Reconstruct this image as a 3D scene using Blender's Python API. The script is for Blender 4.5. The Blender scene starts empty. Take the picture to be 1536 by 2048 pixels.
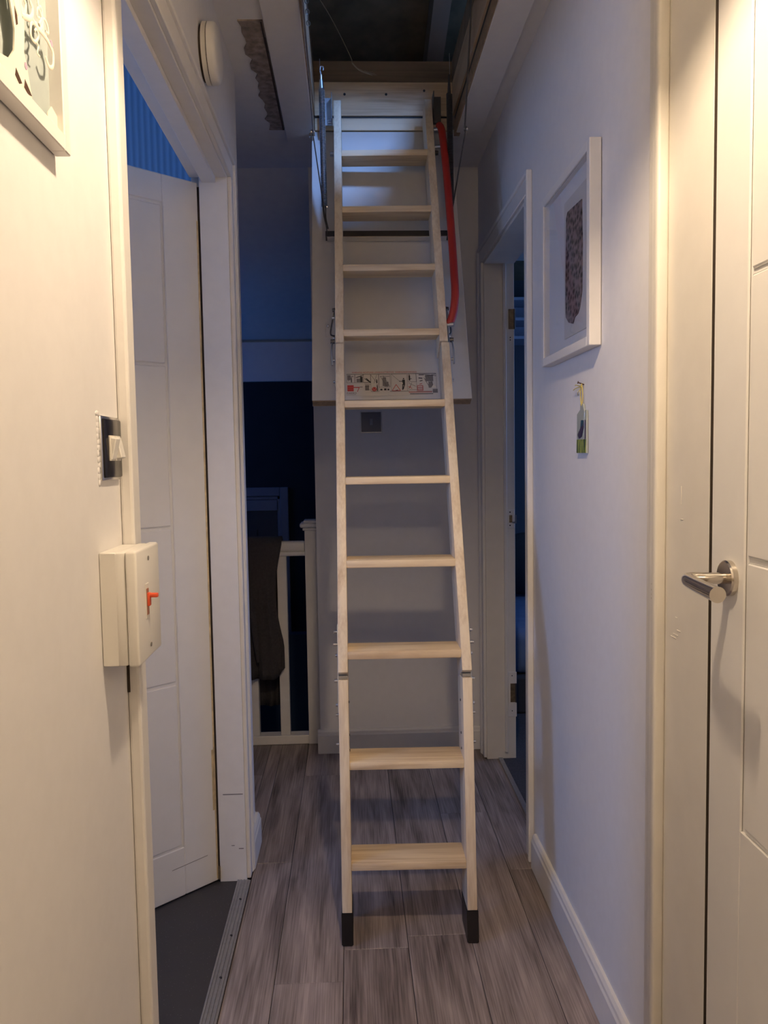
import bpy, bmesh, math, random
from mathutils import Vector, Matrix
random.seed(7)
PI = math.pi
S = bpy.context.scene
C = S.collection

# ------------------------------------------------------------------ camera
F_PX, W_PX, H_PX = 1600.0, 1536.0, 2048.0
YAW, PITCH, ROLL = math.radians(2.3), math.radians(3.97), math.radians(0.92)
fwd = Vector((math.sin(YAW)*math.cos(PITCH), math.cos(YAW)*math.cos(PITCH), -math.sin(PITCH)))
rt0 = Vector((math.cos(YAW), -math.sin(YAW), 0))
dn0 = fwd.cross(rt0)
rt = rt0*math.cos(ROLL) + dn0*math.sin(ROLL)
dn = dn0*math.cos(ROLL) - rt0*math.sin(ROLL)
cam_d = bpy.data.cameras.new('camera')
cam = bpy.data.objects.new('camera', cam_d)
C.objects.link(cam)
M3 = Matrix((rt, -dn, -fwd)).transposed()
cam.matrix_world = Matrix.Translation((0, 0, 1.24)) @ M3.to_4x4()
cam_d.sensor_fit = 'VERTICAL'
cam_d.sensor_height = 36.0
cam_d.lens = 36.0*F_PX/H_PX
cam_d.clip_start = 0.02
S.camera = cam

# ------------------------------------------------------------------ world, colour, area lights
w = bpy.data.worlds.new('world'); S.world = w; w.use_nodes = True
w.node_tree.nodes['Background'].inputs[0].default_value = (0.10, 0.19, 0.42, 1)
w.node_tree.nodes['Background'].inputs[1].default_value = 0.3
S.view_settings.view_transform = 'Standard'
S.view_settings.look = 'None'
S.view_settings.gamma = 1
S.view_settings.use_curve_mapping = False
S.view_settings.exposure = 0.0

BLUE = (0.22, 0.43, 1.0)
def area(name, loc, target, sx, sy, power, col=BLUE):
    d = bpy.data.lights.new(name, 'AREA'); d.shape = 'RECTANGLE'; d.size = sx; d.size_y = sy
    d.energy = power; d.color = col
    o = bpy.data.objects.new(name, d); C.objects.link(o)
    o.location = loc
    o.rotation_euler = (Vector(target)-Vector(loc)).to_track_quat('-Z', 'Z').to_euler()
    return o
area('bathroom_daylight', (-2.13, 0.92, 1.40), (0, 1.75, 1.0), 0.55, 0.60, 18)
area('bedroom_daylight', (3.33, 3.25, 1.5), (0, 3.25, 1.5), 1.1, 1.0, 17)
area('loft_daylight', (0.88, 0.50, 3.47), (0.0, 2.75, 2.15), 0.26, 0.26, 75)
area('stair_daylight', (-1.36, 4.35, 1.45), (0, 4.5, 1.6), 0.5, 0.4, 1.7, (0.06, 0.26, 1.0))

# ------------------------------------------------------------------ materials
def nmat(name):
    m = bpy.data.materials.new(name); m.use_nodes = True
    nt = m.node_tree; b = nt.nodes['Principled BSDF']
    return m, nt, b
def simple(name, col, rough=0.5, metal=0.0, bump=0.0, scale=60, var=0.0, spec=None):
    m, nt, b = nmat(name)
    b.inputs['Base Color'].default_value = (*col, 1)
    b.inputs['Roughness'].default_value = rough
    b.inputs['Metallic'].default_value = metal
    if spec is not None: b.inputs['Specular IOR Level'].default_value = spec
    tc = nt.nodes.new('ShaderNodeTexCoord')
    n = nt.nodes.new('ShaderNodeTexNoise'); n.inputs['Scale'].default_value = scale; n.inputs['Detail'].default_value = 4
    nt.links.new(tc.outputs['Object'], n.inputs['Vector'])
    if bump:
        bp = nt.nodes.new('ShaderNodeBump'); bp.inputs['Strength'].default_value = bump; bp.inputs['Distance'].default_value = 0.002
        nt.links.new(n.outputs['Fac'], bp.inputs['Height']); nt.links.new(bp.outputs['Normal'], b.inputs['Normal'])
    if var:
        r = nt.nodes.new('ShaderNodeValToRGB')
        r.color_ramp.elements[0].position = 0.3; r.color_ramp.elements[1].position = 0.7
        r.color_ramp.elements[0].color = (*[c*(1-var) for c in col], 1); r.color_ramp.elements[1].color = (*[min(1, c*(1+var)) for c in col], 1)
        nt.links.new(n.outputs['Fac'], r.inputs['Fac']); nt.links.new(r.outputs['Color'], b.inputs['Base Color'])
    return m
def grain(name, dark, light, axis, rough=0.5, rings=14, fine=90, knots=0.0, rnd=True, bump=0.15, fw=0.45, lo=0.31, hi=0.52):
    """wood with grain along an axis of object space"""
    m, nt, b = nmat(name); L = nt.links.new
    tc = nt.nodes.new('ShaderNodeTexCoord'); oi = nt.nodes.new('ShaderNodeObjectInfo')
    off = nt.nodes.new('ShaderNodeVectorMath'); off.operation = 'SCALE'; off.inputs[0].default_value = (17, 31, 23)
    L(oi.outputs['Random'], off.inputs['Scale'])
    add = nt.nodes.new('ShaderNodeVectorMath'); L(tc.outputs['Object'], add.inputs[0])
    if rnd: L(off.outputs[0], add.inputs[1])
    def mapped(a, l):
        mp = nt.nodes.new('ShaderNodeMapping'); s = [a, a, a]; s[axis] = l
        mp.inputs['Scale'].default_value = s; L(add.outputs[0], mp.inputs['Vector']); return mp
    n1 = nt.nodes.new('ShaderNodeTexNoise'); n1.inputs['Scale'].default_value = 1; n1.inputs['Detail'].default_value = 5
    n1.inputs['Distortion'].default_value = 0.6
    L(mapped(rings, rings*0.11).outputs[0], n1.inputs['Vector'])
    n2 = nt.nodes.new('ShaderNodeTexNoise'); n2.inputs['Scale'].default_value = 1; n2.inputs['Detail'].default_value = 3
    L(mapped(fine*3, fine*0.06).outputs[0], n2.inputs['Vector'])
    n3 = nt.nodes.new('ShaderNodeTexNoise'); n3.inputs['Scale'].default_value = 1; n3.inputs['Detail'].default_value = 3
    L(mapped(5, 1.6).outputs[0], n3.inputs['Vector'])
    a = nt.nodes.new('ShaderNodeMath'); a.operation = 'MULTIPLY_ADD'; a.inputs[1].default_value = fw
    L(n2.outputs['Fac'], a.inputs[0]); L(n1.outputs['Fac'], a.inputs[2])
    a2 = nt.nodes.new('ShaderNodeMath'); a2.operation = 'MULTIPLY_ADD'; a2.inputs[1].default_value = 0.35
    L(n3.outputs['Fac'], a2.inputs[0]); L(a.outputs[0], a2.inputs[2])
    if rnd:
        a3 = nt.nodes.new('ShaderNodeMath'); a3.operation = 'MULTIPLY_ADD'; a3.inputs[1].default_value = 0.12
        L(oi.outputs['Random'], a3.inputs[0]); L(a2.outputs[0], a3.inputs[2]); a2 = a3
    hf_ = nt.nodes.new('ShaderNodeMath'); hf_.operation = 'MULTIPLY'; hf_.inputs[1].default_value = 0.5; L(a2.outputs[0], hf_.inputs[0]); a2 = hf_
    r = nt.nodes.new('ShaderNodeValToRGB'); e = r.color_ramp.elements
    e[0].position = lo; e[0].color = (*dark, 1); e[1].position = hi; e[1].color = (*light, 1)
    L(a2.outputs[0], r.inputs['Fac'])
    out = r.outputs['Color']
    if knots:
        v = nt.nodes.new('ShaderNodeTexVoronoi'); v.inputs['Scale'].default_value = 1
        L(mapped(9.0, 2.1).outputs[0], v.inputs['Vector'])
        kr = nt.nodes.new('ShaderNodeValToRGB'); kr.color_ramp.elements[0].position = 0.03; kr.color_ramp.elements[1].position = 0.20
        kr.color_ramp.elements[0].color = (1-knots,)*3+(1,); kr.color_ramp.elements[1].color = (1, 1, 1, 1)
        L(v.outputs['Distance'], kr.inputs['Fac'])
        mx = nt.nodes.new('ShaderNodeMix'); mx.data_type = 'RGBA'; mx.blend_type = 'MULTIPLY'; mx.inputs['Factor'].default_value = 1
        L(out, mx.inputs['A']); L(kr.outputs['Color'], mx.inputs['B']); out = mx.outputs['Result']
    L(out, b.inputs['Base Color'])
    b.inputs['Roughness'].default_value = rough
    bp = nt.nodes.new('ShaderNodeBump'); bp.inputs['Strength'].default_value = bump; bp.inputs['Distance'].default_value = 0.001
    L(a.outputs[0], bp.inputs['Height']); L(bp.outputs['Normal'], b.inputs['Normal'])
    return m
def emit(name, col, st):
    m, nt, b = nmat(name)
    b.inputs['Base Color'].default_value = (*col, 1)
    b.inputs['Emission Color'].default_value = (*col, 1); b.inputs['Emission Strength'].default_value = st
    return m
M = {}
M['wall'] = simple('wall_paint', (0.78, 0.76, 0.75), 0.75, bump=0.12, scale=35, var=0.015, spec=0.25)
M['ceiling'] = simple('ceiling_paint', (0.84, 0.81, 0.77), 0.85, bump=0.15, scale=25, var=0.02, spec=0.2)
M['gloss'] = simple('white_woodwork', (0.80, 0.77, 0.73), 0.42, bump=0.05, scale=30, var=0.02)
M['worn'] = simple('aged_white_woodwork', (0.78, 0.74, 0.67), 0.45, bump=0.08, scale=14, var=0.03)
M['door'] = simple('white_door_paint', (0.79, 0.77, 0.74), 0.45, bump=0.04, scale=20, var=0.015)
M['floor'] = grain('grey_oak_laminate', (0.065, 0.047, 0.041), (0.47, 0.385, 0.355), 1, 0.48, rings=24, fine=95, knots=0.35, bump=0.3, fw=0.80, lo=0.38, hi=0.74)
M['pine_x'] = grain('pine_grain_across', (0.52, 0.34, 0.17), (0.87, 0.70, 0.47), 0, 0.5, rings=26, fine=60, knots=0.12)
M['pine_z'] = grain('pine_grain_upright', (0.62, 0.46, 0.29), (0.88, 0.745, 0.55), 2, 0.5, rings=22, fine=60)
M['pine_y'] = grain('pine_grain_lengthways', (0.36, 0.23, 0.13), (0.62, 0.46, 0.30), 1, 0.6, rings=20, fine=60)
M['joist'] = grain('old_joist_timber', (0.10, 0.075, 0.05), (0.26, 0.20, 0.14), 0, 0.8, rings=16, fine=50)
M['ply'] = simple('plywood_edge', (0.36, 0.25, 0.15), 0.7, scale=80, var=0.2)
M['hatch'] = simple('hatch_white_board', (0.66, 0.63, 0.60), 0.55, scale=20, var=0.02)
M['felt'] = simple('roofing_felt', (0.20, 0.17, 0.11), 0.95, bump=0.3, scale=12, var=0.25)
M['seal'] = simple('dark_rubber', (0.012, 0.010, 0.010), 0.55)
M['rubber'] = simple('black_plastic_foot', (0.010, 0.008, 0.008), 0.4)
M['steel'] = simple('zinc_plated_steel', (0.55, 0.57, 0.60), 0.32, 1.0, scale=40, var=0.1)
M['darksteel'] = simple('dark_steel', (0.13, 0.125, 0.12), 0.4, 0.9)
M['bright'] = simple('bright_steel', (0.75, 0.75, 0.74), 0.22, 1.0)
M['chrome'] = simple('brushed_nickel', (0.66, 0.61, 0.54), 0.17, 1.0)
M['brass'] = simple('tarnished_brass', (0.32, 0.24, 0.14), 0.45, 0.8, scale=60, var=0.3)
M['red'] = simple('red_coated_rail', (0.36, 0.022, 0.014), 0.45)
M['alum'] = simple('aluminium_threshold', (0.42, 0.42, 0.43), 0.42, 0.85, scale=90, var=0.08)
M['vinyl'] = None
M['navy'] = simple('dark_navy_wall_paint', (0.012, 0.018, 0.032), 0.85, scale=8, var=0.1)
M['bathblue'] = None
M['plastic'] = simple('white_plastic', (0.80, 0.77, 0.71), 0.35)
M['creamplastic'] = simple('cream_plastic', (0.74, 0.70, 0.62), 0.4)
M['redlever'] = simple('red_plastic', (0.75, 0.10, 0.035), 0.35)
M['switchblack'] = simple('dark_mirror_plate', (0.035, 0.032, 0.035), 0.18, 0.7)
M['plaster'] = simple('broken_plaster', (0.27, 0.22, 0.185), 0.95, bump=1.0, scale=45, var=0.45)
M['cloth'] = simple('charcoal_wool', (0.050, 0.044, 0.044), 0.95, bump=0.4, scale=120, var=0.15)
M['glass'] = None
M['paper'] = simple('cream_paper', (0.80, 0.73, 0.60), 0.7)
M['mount'] = simple('white_mount_card', (0.72, 0.71, 0.71), 0.8)
M['skypaper'] = simple('pale_blue_paper', (0.36, 0.41, 0.40), 0.8, scale=14, var=0.08)
M['twine'] = simple('yellow_twine', (0.62, 0.50, 0.14), 0.8)
M['rope'] = simple('frayed_cord', (0.36, 0.31, 0.22), 0.9)
M['nail'] = simple('brown_nail', (0.10, 0.055, 0.035), 0.5, 0.5)
M['bird'] = simple('dark_enamel', (0.035, 0.02, 0.06), 0.3)
M['teal'] = simple('teal_enamel', (0.01, 0.07, 0.11), 0.3)
M['ink'] = simple('black_print', (0.03, 0.028, 0.028), 0.6)
M['greyink'] = simple('grey_print', (0.22, 0.20, 0.19), 0.6)
M['redink'] = simple('red_print', (0.50, 0.035, 0.03), 0.6)
M['pinkink'] = simple('pink_print', (0.52, 0.25, 0.22), 0.6)
M['sticker'] = simple('sticker_paper', (0.66, 0.62, 0.57), 0.5)
M['bedding'] = simple('blue_bed_linen', (0.20, 0.30, 0.50), 0.9, bump=0.3, scale=10, var=0.1)
M['cushion'] = simple('dark_cushion', (0.05, 0.05, 0.055), 0.9)
M['carpet'] = simple('dark_carpet', (0.06, 0.055, 0.06), 1.0, bump=0.5, scale=200, var=0.3)
M['shade'] = simple('white_enamel_shade', (0.85, 0.83, 0.78), 0.5)
m, nt, b = nmat('white_fabric_shade')
tl = nt.nodes.new('ShaderNodeBsdfTranslucent'); tl.inputs['Color'].default_value = (0.85, 0.82, 0.77, 1); mxs = nt.nodes.new('ShaderNodeMixShader'); mxs.inputs[0].default_value = 0.78
b.inputs['Base Color'].default_value = (0.85, 0.83, 0.78, 1); b.inputs['Roughness'].default_value = 0.8
nt.links.new(b.outputs[0], mxs.inputs[1]); nt.links.new(tl.outputs[0], mxs.inputs[2]); nt.links.new(mxs.outputs[0], nt.nodes['Material Output'].inputs[0]); M['shade'] = m
M['bulb'] = emit('warm_bulb', (1.0, 0.77, 0.525), 1000)
M['duskpane'] = emit('dusk_daylight_pane', BLUE, 1.0)
M['bedwall'] = simple('bedroom_wall_paint', (0.10, 0.11, 0.13), 0.9)
M['shelf'] = simple('white_shelf', (0.45, 0.5, 0.6), 0.6)
M['crack'] = simple('caulk_crack_and_gap_shade', (0.05, 0.035, 0.025), 0.9)  # real cracks; also painted shade in the door gaps

m, nt, b = nmat('speckled_vinyl')   # bathroom floor
tc = nt.nodes.new('ShaderNodeTexCoord'); v = nt.nodes.new('ShaderNodeTexVoronoi'); v.inputs['Scale'].default_value = 120
r = nt.nodes.new('ShaderNodeValToRGB'); r.color_ramp.elements[0].position = 0.06; r.color_ramp.elements[0].color = (0.16, 0.15, 0.15, 1)
r.color_ramp.elements[1].position = 0.14; r.color_ramp.elements[1].color = (0.040, 0.037, 0.040, 1)
nt.links.new(tc.outputs['Object'], v.inputs['Vector']); nt.links.new(v.outputs['Distance'], r.inputs['Fac']); nt.links.new(r.outputs['Color'], b.inputs['Base Color'])
b.inputs['Roughness'].default_value = 0.55; M['vinyl'] = m

m, nt, b = nmat('blue_ribbed_wall')   # bathroom back wall
tc = nt.nodes.new('ShaderNodeTexCoord'); wv = nt.nodes.new('ShaderNodeTexWave'); wv.inputs['Scale'].default_value = 18
r = nt.nodes.new('ShaderNodeValToRGB'); r.color_ramp.elements[0].color = (0.20, 0.34, 0.50, 1); r.color_ramp.elements[1].color = (0.26, 0.43, 0.60, 1)
bp = nt.nodes.new('ShaderNodeBump'); bp.inputs['Strength'].default_value = 0.6; bp.inputs['Distance'].default_value = 0.003
nt.links.new(tc.outputs['Object'], wv.inputs['Vector']); nt.links.new(wv.outputs['Fac'], r.inputs['Fac']); nt.links.new(r.outputs['Color'], b.inputs['Base Color'])
nt.links.new(wv.outputs['Fac'], bp.inputs['Height']); nt.links.new(bp.outputs['Normal'], b.inputs['Normal']); M['bathblue'] = m

m, nt, b = nmat('thin_glass')
b.inputs['Base Color'].default_value = (1, 1, 1, 1); b.inputs['Roughness'].default_value = 0.02
b.inputs['Transmission Weight'].default_value = 1.0; b.inputs['IOR'].default_value = 1.05; M['glass'] = m
m, nt, b = nmat('fused_clear_glass')
b.inputs['Base Color'].default_value = (0.62, 0.66, 0.60, 1); b.inputs['Roughness'].default_value = 0.1
b.inputs['Transmission Weight'].default_value = 0.35; b.inputs['IOR'].default_value = 1.45; M['fused'] = m

m, nt, b = nmat('dark_mosaic_print')   # artwork on the right
tc = nt.nodes.new('ShaderNodeTexCoord'); mp = nt.nodes.new('ShaderNodeMapping'); mp.inputs['Scale'].default_value = (1, 60, 75)
v = nt.nodes.new('ShaderNodeTexVoronoi'); v.inputs['Scale'].default_value = 1.0
n = nt.nodes.new('ShaderNodeTexNoise'); n.inputs['Scale'].default_value = 160; n.inputs['Detail'].default_value = 3
r = nt.nodes.new('ShaderNodeValToRGB'); r.color_ramp.elements[0].position = 0.45; r.color_ramp.elements[0].color = (0.012, 0.015, 0.018, 1)
r.color_ramp.elements[1].position = 0.95; r.color_ramp.elements[1].color = (0.26, 0.19, 0.19, 1)
mm = nt.nodes.new('ShaderNodeMath'); mm.operation = 'MULTIPLY_ADD'; mm.inputs[1].default_value = 0.5
nt.links.new(tc.outputs['Object'], mp.inputs['Vector']); nt.links.new(mp.outputs[0], v.inputs['Vector']); nt.links.new(tc.outputs['Object'], n.inputs['Vector'])
nt.links.new(n.outputs['Fac'], mm.inputs[0]); nt.links.new(v.outputs['Distance'], mm.inputs[2]); nt.links.new(mm.outputs[0], r.inputs['Fac'])
nt.links.new(r.outputs['Color'], b.inputs['Base Color']); b.inputs['Roughness'].default_value = 0.9; M['mosaic'] = m

m, nt, b = nmat('green_grass_enamel')
tc = nt.nodes.new('ShaderNodeTexCoord'); mp = nt.nodes.new('ShaderNodeMapping'); mp.inputs['Scale'].default_value = (1, 240, 25)
n = nt.nodes.new('ShaderNodeTexNoise'); n.inputs['Scale'].default_value = 1; n.inputs['Detail'].default_value = 2
r = nt.nodes.new('ShaderNodeValToRGB'); r.color_ramp.elements[0].position = 0.4; r.color_ramp.elements[0].color = (0.03, 0.07, 0.02, 1)
r.color_ramp.elements[1].position = 0.6; r.color_ramp.elements[1].color = (0.35, 0.40, 0.08, 1)
nt.links.new(tc.outputs['Object'], mp.inputs['Vector']); nt.links.new(mp.outputs[0], n.inputs['Vector']); nt.links.new(n.outputs['Fac'], r.inputs['Fac'])
nt.links.new(r.outputs['Color'], b.inputs['Base Color']); b.inputs['Roughness'].default_value = 0.25; M['grass'] = m

# ------------------------------------------------------------------ mesh helpers
def bx(bm, x0, x1, y0, y1, z0, z1, bev=0.0, mat=None, seg=1):
    r = bmesh.ops.create_cube(bm, size=1.0)
    vs = r['verts']
    bmesh.ops.scale(bm, vec=(abs(x1-x0), abs(y1-y0), abs(z1-z0)), verts=vs)
    bmesh.ops.translate(bm, vec=((x0+x1)/2, (y0+y1)/2, (z0+z1)/2), verts=vs)
    if bev:
        es = list({e for v_ in vs for e in v_.link_edges})
        g = bmesh.ops.bevel(bm, geom=es, offset=bev, segments=seg, affect='EDGES', profile=0.5)
        vs = list({v_ for f in g['faces'] for v_ in f.verts} | {v_ for v_ in vs if v_.is_valid})
    if mat is not None:
        bmesh.ops.transform(bm, matrix=mat, verts=vs)
    return vs
def cyl(bm, p0, p1, r0, r1=None, seg=16, caps=True):
    p0, p1 = Vector(p0), Vector(p1); d = p1-p0
    q = Vector((0, 0, 1)).rotation_difference(d).to_matrix().to_4x4()
    bmesh.ops.create_cone(bm, cap_ends=caps, segments=seg, radius1=r0, radius2=r0 if r1 is None else r1, depth=d.length,
                          matrix=Matrix.Translation((p0+p1)/2) @ q)
def tube(bm, pts, rad, seg=8, flat=1.0, nrm=None):
    """tube through points; rad number or list; flat squashes along nrm"""
    pts = [Vector(p) for p in pts]; n = len(pts); rings = []
    up = Vector((0, 0, 1)) if nrm is None else Vector(nrm)
    for i, p in enumerate(pts):
        t = (pts[min(i+1, n-1)]-pts[max(i-1, 0)]).normalized()
        a = up - t*up.dot(t)
        if a.length < 1e-3: a = Vector((1, 0, 0)) - t*t.x
        a.normalize(); c = t.cross(a)
        rr = rad[i] if isinstance(rad, (list, tuple)) else rad
        rings.append([bm.verts.new(p + a*math.cos(k*2*PI/seg)*rr*flat + c*math.sin(k*2*PI/seg)*rr) for k in range(seg)])
    for i in range(n-1):
        for k in range(seg):
            bm.faces.new((rings[i][k], rings[i][(k+1) % seg], rings[i+1][(k+1) % seg], rings[i+1][k]))
    bm.faces.new(rings[0][::-1]); bm.faces.new(rings[-1])
def smooth_path(pts, n=6):
    P = [Vector(p) for p in pts]; out = []
    for i in range(len(P)-1):
        p0, p1, p2, p3 = P[max(i-1, 0)], P[i], P[i+1], P[min(i+2, len(P)-1)]
        for k in range(n):
            t = k/n
            out.append(0.5*((2*p1)+(-p0+p2)*t+(2*p0-5*p1+4*p2-p3)*t*t+(-p0+3*p1-3*p2+p3)*t**3))
    out.append(P[-1]); return out
def prism(bm, poly, axis, a, b_):
    """extrude polygon (2D, in the two other axes in order) from a to b_ along axis"""
    def P(u, v_, t):
        c = [u, v_]; c.insert(axis, t); return c
    f0 = [bm.verts.new(P(u, v_, a)) for u, v_ in poly]; f1 = [bm.verts.new(P(u, v_, b_)) for u, v_ in poly]
    n = len(poly); bm.faces.new(f0); bm.faces.new(f1[::-1])
    for i in range(n): bm.faces.new((f0[i], f0[(i+1) % n], f1[(i+1) % n], f1[i]))
def lathe(bm, prof, loc, axis, seg=32, caps=True):
    """prof: list of (r, h); spun about direction axis starting at loc"""
    q = Vector((0, 0, 1)).rotation_difference(Vector(axis)).to_matrix(); rings = []
    for r_, h in prof:
        rings.append([bm.verts.new(Vector(loc)+q @ Vector((r_*math.cos(2*PI*k/seg), r_*math.sin(2*PI*k/seg), h))) for k in range(seg)])
    for i in range(len(prof)-1):
        for k in range(seg): bm.faces.new((rings[i][k], rings[i][(k+1) % seg], rings[i+1][(k+1) % seg], rings[i+1][k]))
    if caps and prof[0][0] > 1e-5: bm.faces.new(rings[0][::-1])
    if caps and prof[-1][0] > 1e-5: bm.faces.new(rings[-1])
def ob(name, bm, mat, parent=None, smooth=False, label=None, cat=None, group=None, kind=None):
    bmesh.ops.recalc_face_normals(bm, faces=bm.faces)
    me = bpy.data.meshes.new(name); bm.to_mesh(me); bm.free()
    me.materials.append(M[mat] if isinstance(mat, str) else mat)
    if smooth:
        for p in me.polygons: p.use_smooth = True
        try: me.set_sharp_from_angle(angle=math.radians(38))
        except Exception: pass
    o = bpy.data.objects.new(name, me); C.objects.link(o)
    if parent:
        o.parent = parent
        if parent.name in WM: o.matrix_parent_inverse = WM[parent.name].inverted()
    if label: o['label'] = label
    if cat: o['category'] = cat
    if group: o['group'] = group
    if kind: o['kind'] = kind
    return o
WM = {}   # world matrices of empties, so that children can be built in world coordinates
def thing(name, loc, label=None, cat=None, group=None, kind=None, rotz=0.0):
    o = bpy.data.objects.new(name, None); C.objects.link(o)
    o.empty_display_size = 0.05; o.location = loc
    WM[o.name] = Matrix.Translation(loc)          # children are given in world space as if unrotated
    o.rotation_euler = (0, 0, rotz)
    if label: o['label'] = label
    if cat: o['category'] = cat
    if group: o['group'] = group
    if kind: o['kind'] = kind
    return o
def box(name, x0, x1, y0, y1, z0, z1, mat, parent=None, bev=0.0, smooth=False, **k):
    bm = bmesh.new(); bx(bm, x0, x1, y0, y1, z0, z1, bev, seg=2 if bev > 0.0015 else 1); return ob(name, bm, mat, parent, smooth, **k)
ST = dict(kind='structure')

# ------------------------------------------------------------------ setting
XL, XR, ZC = -0.33, 0.534, 2.40
YF = 3.30
def multi(name, boxes, mat, **k):
    bm = bmesh.new()
    for q in boxes: bx(bm, *q)
    return ob(name, bm, mat, **k)
# left wall: near piece, lintel, far nub
multi('wall_left', [(XL-0.10, XL, -1.6, 1.205, 0, ZC), (XL-0.10, XL, 1.205, 2.305, 2.045, ZC), (XL-0.10, XL, 2.305, 2.52, 0, ZC)], 'wall', **ST)
multi('wall_right', [(XR, XR+0.115, -1.6, 0.40, 0, ZC), (XR, XR+0.115, 0.40, 1.345, 2.02, ZC), (XR, XR+0.115, 1.345, 2.385, 0, ZC),
                     (XR, XR+0.115, 2.385, 3.19, 2.02, ZC), (XR, XR+0.115, 3.19, 3.40, 0, ZC)], 'wall', **ST)
box('wall_far', -0.149, XR, YF, 3.40, 0, ZC, 'wall', **ST)
box('wall_behind', XL-0.1, XR+0.115, -1.7, -1.6, 0, ZC, 'wall', **ST)
# ceiling round the hatch opening (-0.107..0.39, 1.88..2.99)
OX0, OX1, OY0, OY1 = -0.107, 0.392, 1.88, 2.985
ceil = multi('ceiling', [(-2.3, OX0-0.022, -1.7, 3.31, ZC, ZC+0.03), (OX1+0.022, 3.5, -1.7, 3.31, ZC, ZC+0.03),
                  (OX0-0.022, OX1+0.022, -1.7, OY0-0.022, ZC, ZC+0.03), (OX0-0.022, OX1+0.022, OY1+0.022, 3.31, ZC, ZC+0.03),
                  (XR, 3.5, 3.31, 5.3, ZC, ZC+0.03)], 'ceiling', **ST)
# floor slab with laminate planks as its children
fl = multi('floor', [(-2.3, XR+0.115, -1.7, 3.46, -0.12, -0.010)], 'seal', **ST)
seams = [-0.041+0.1635*k for k in range(-9, 5)]
fixed = {-1: 1.819, 0: 0.70, 1: 1.987, 2: 1.45, -2: 1.15, 3: 2.30}
for i in range(len(seams)-1):
    k = i-9
    xa, xb = seams[i], seams[i+1]
    y = fixed.get(k, 0.6+0.37*(k % 3)) - 1.24*4
    while y < 3.46:
        ya, yb = y, y+1.24; y += 1.24
        segs = []
        if xb > XL+0.012: segs.append((max(xa, XL+0.012), min(xb, XR+0.05), max(ya, -1.6), min(yb, 3.46)))
        if xa < XL+0.012: segs.append((max(xa, -1.40), min(xb, XL+0.012), max(ya, 2.53), min(yb, 3.46)))
        for q in segs:
            if q[1]-q[0] > 0.01 and q[3]-q[2] > 0.02:
                box('plank', q[0]+0.0007, q[1]-0.0007, q[2]+0.0007, q[3]-0.0007, -0.010, 0, 'floor', fl, bev=0.0009)
box('floor_bathroom', -2.2, XL-0.012, 0.3, 2.42, -0.01, 0.001, 'vinyl', **ST)
# bathroom shell
multi('wall_bathroom', [(-2.25, -2.15, 0.2, 0.58, 0, ZC), (-2.25, -2.15, 1.26, 2.42, 0, ZC), (-2.25, -2.15, 0.58, 1.26, 0, 1.03), (-2.25, -2.15, 0.58, 1.26, 1.77, ZC),
                        (-2.25, XL-0.1, 0.2, 0.3, 0, ZC)], 'wall', **ST)
box('wall_bathroom_back', -2.25, XL-0.1, 2.42, 2.52, 0, ZC, 'bathblue', **ST)
# window 1: bathroom, frosted and backlit by dusk
wn = thing('window_1', (-2.2, 0.92, 1.4), kind='structure')
bm = bmesh.new()
for q in ((-2.20, -2.14, 0.58, 0.62, 1.03, 1.77), (-2.20, -2.14, 1.22, 1.26, 1.03, 1.77), (-2.20, -2.14, 0.62, 1.22, 1.03, 1.07), (-2.20, -2.14, 0.62, 1.22, 1.73, 1.77)): bx(bm, *q, 0.003)
ob('window_frame', bm, 'gloss', wn)
box('pane', -2.17, -2.165, 0.62, 1.22, 1.07, 1.73, 'duskpane', wn)
# bedroom shell (right)
multi('wall_bedroom', [(3.35, 3.45, 1.4, 2.65, 0, ZC), (3.35, 3.45, 3.85, 5.3, 0, ZC), (3.35, 3.45, 2.65, 3.85, 0, 0.95), (3.35, 3.45, 2.65, 3.85, 2.05, ZC),
                       (XR+0.115, 3.45, 1.3, 1.4, 0, ZC), (XR+0.0, 3.45, 5.1, 5.2, 0, ZC), (XR+0.0, XR+0.115, 3.40, 5.2, 0, ZC)], 'bedwall', **ST)
box('floor_bedroom', XR+0.06, 3.45, 1.3, 5.2, -0.03, 0.002, 'carpet', **ST)
wn = thing('window_2', (3.4, 3.25, 1.5), kind='structure')
bm = bmesh.new()
for q in ((3.34, 3.42, 2.65, 2.69, 0.95, 2.05), (3.34, 3.42, 3.81, 3.85, 0.95, 2.05), (3.34, 3.42, 2.69, 3.81, 0.95, 0.99), (3.34, 3.42, 2.69, 3.81, 2.01, 2.05), (3.35, 3.42, 3.235, 3.265, 0.99, 2.01)): bx(bm, *q, 0.003)
ob('window_frame', bm, 'gloss', wn)
box('pane', 3.385, 3.39, 2.69, 3.235, 0.99, 2.01, 'duskpane', wn)
box('pane', 3.385, 3.39, 3.265, 3.81, 0.99, 2.01, 'duskpane', wn)
# stair well beyond the landing rail
box('wall_stair_left', -1.50, -1.40, 2.52, 5.1, -1.0, ZC, 'wall', **ST)
box('wall_stair_right', -0.149, XR-0.001, 3.401, 5.1, -1.0, ZC, 'navy', **ST)
box('wall_stair_end', -1.5, XR, 5.0, 5.1, -1.0, 1.71, 'navy', **ST)
box('floor_stair', -1.5, -0.1, 3.46, 5.1, -1.05, -0.95, 'carpet', **ST)
box('trim_1', -1.40, -0.149, 4.955, 5.02, 1.71, 1.945, 'wall', **ST)
bm = bmesh.new(); prism(bm, [(3.31, 2.40), (5.1, 1.935), (5.1, 1.975), (3.31, 2.44)], 0, -1.5, XR)
ob('ceiling_stair_slope', bm, 'ceiling', **ST)
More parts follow.
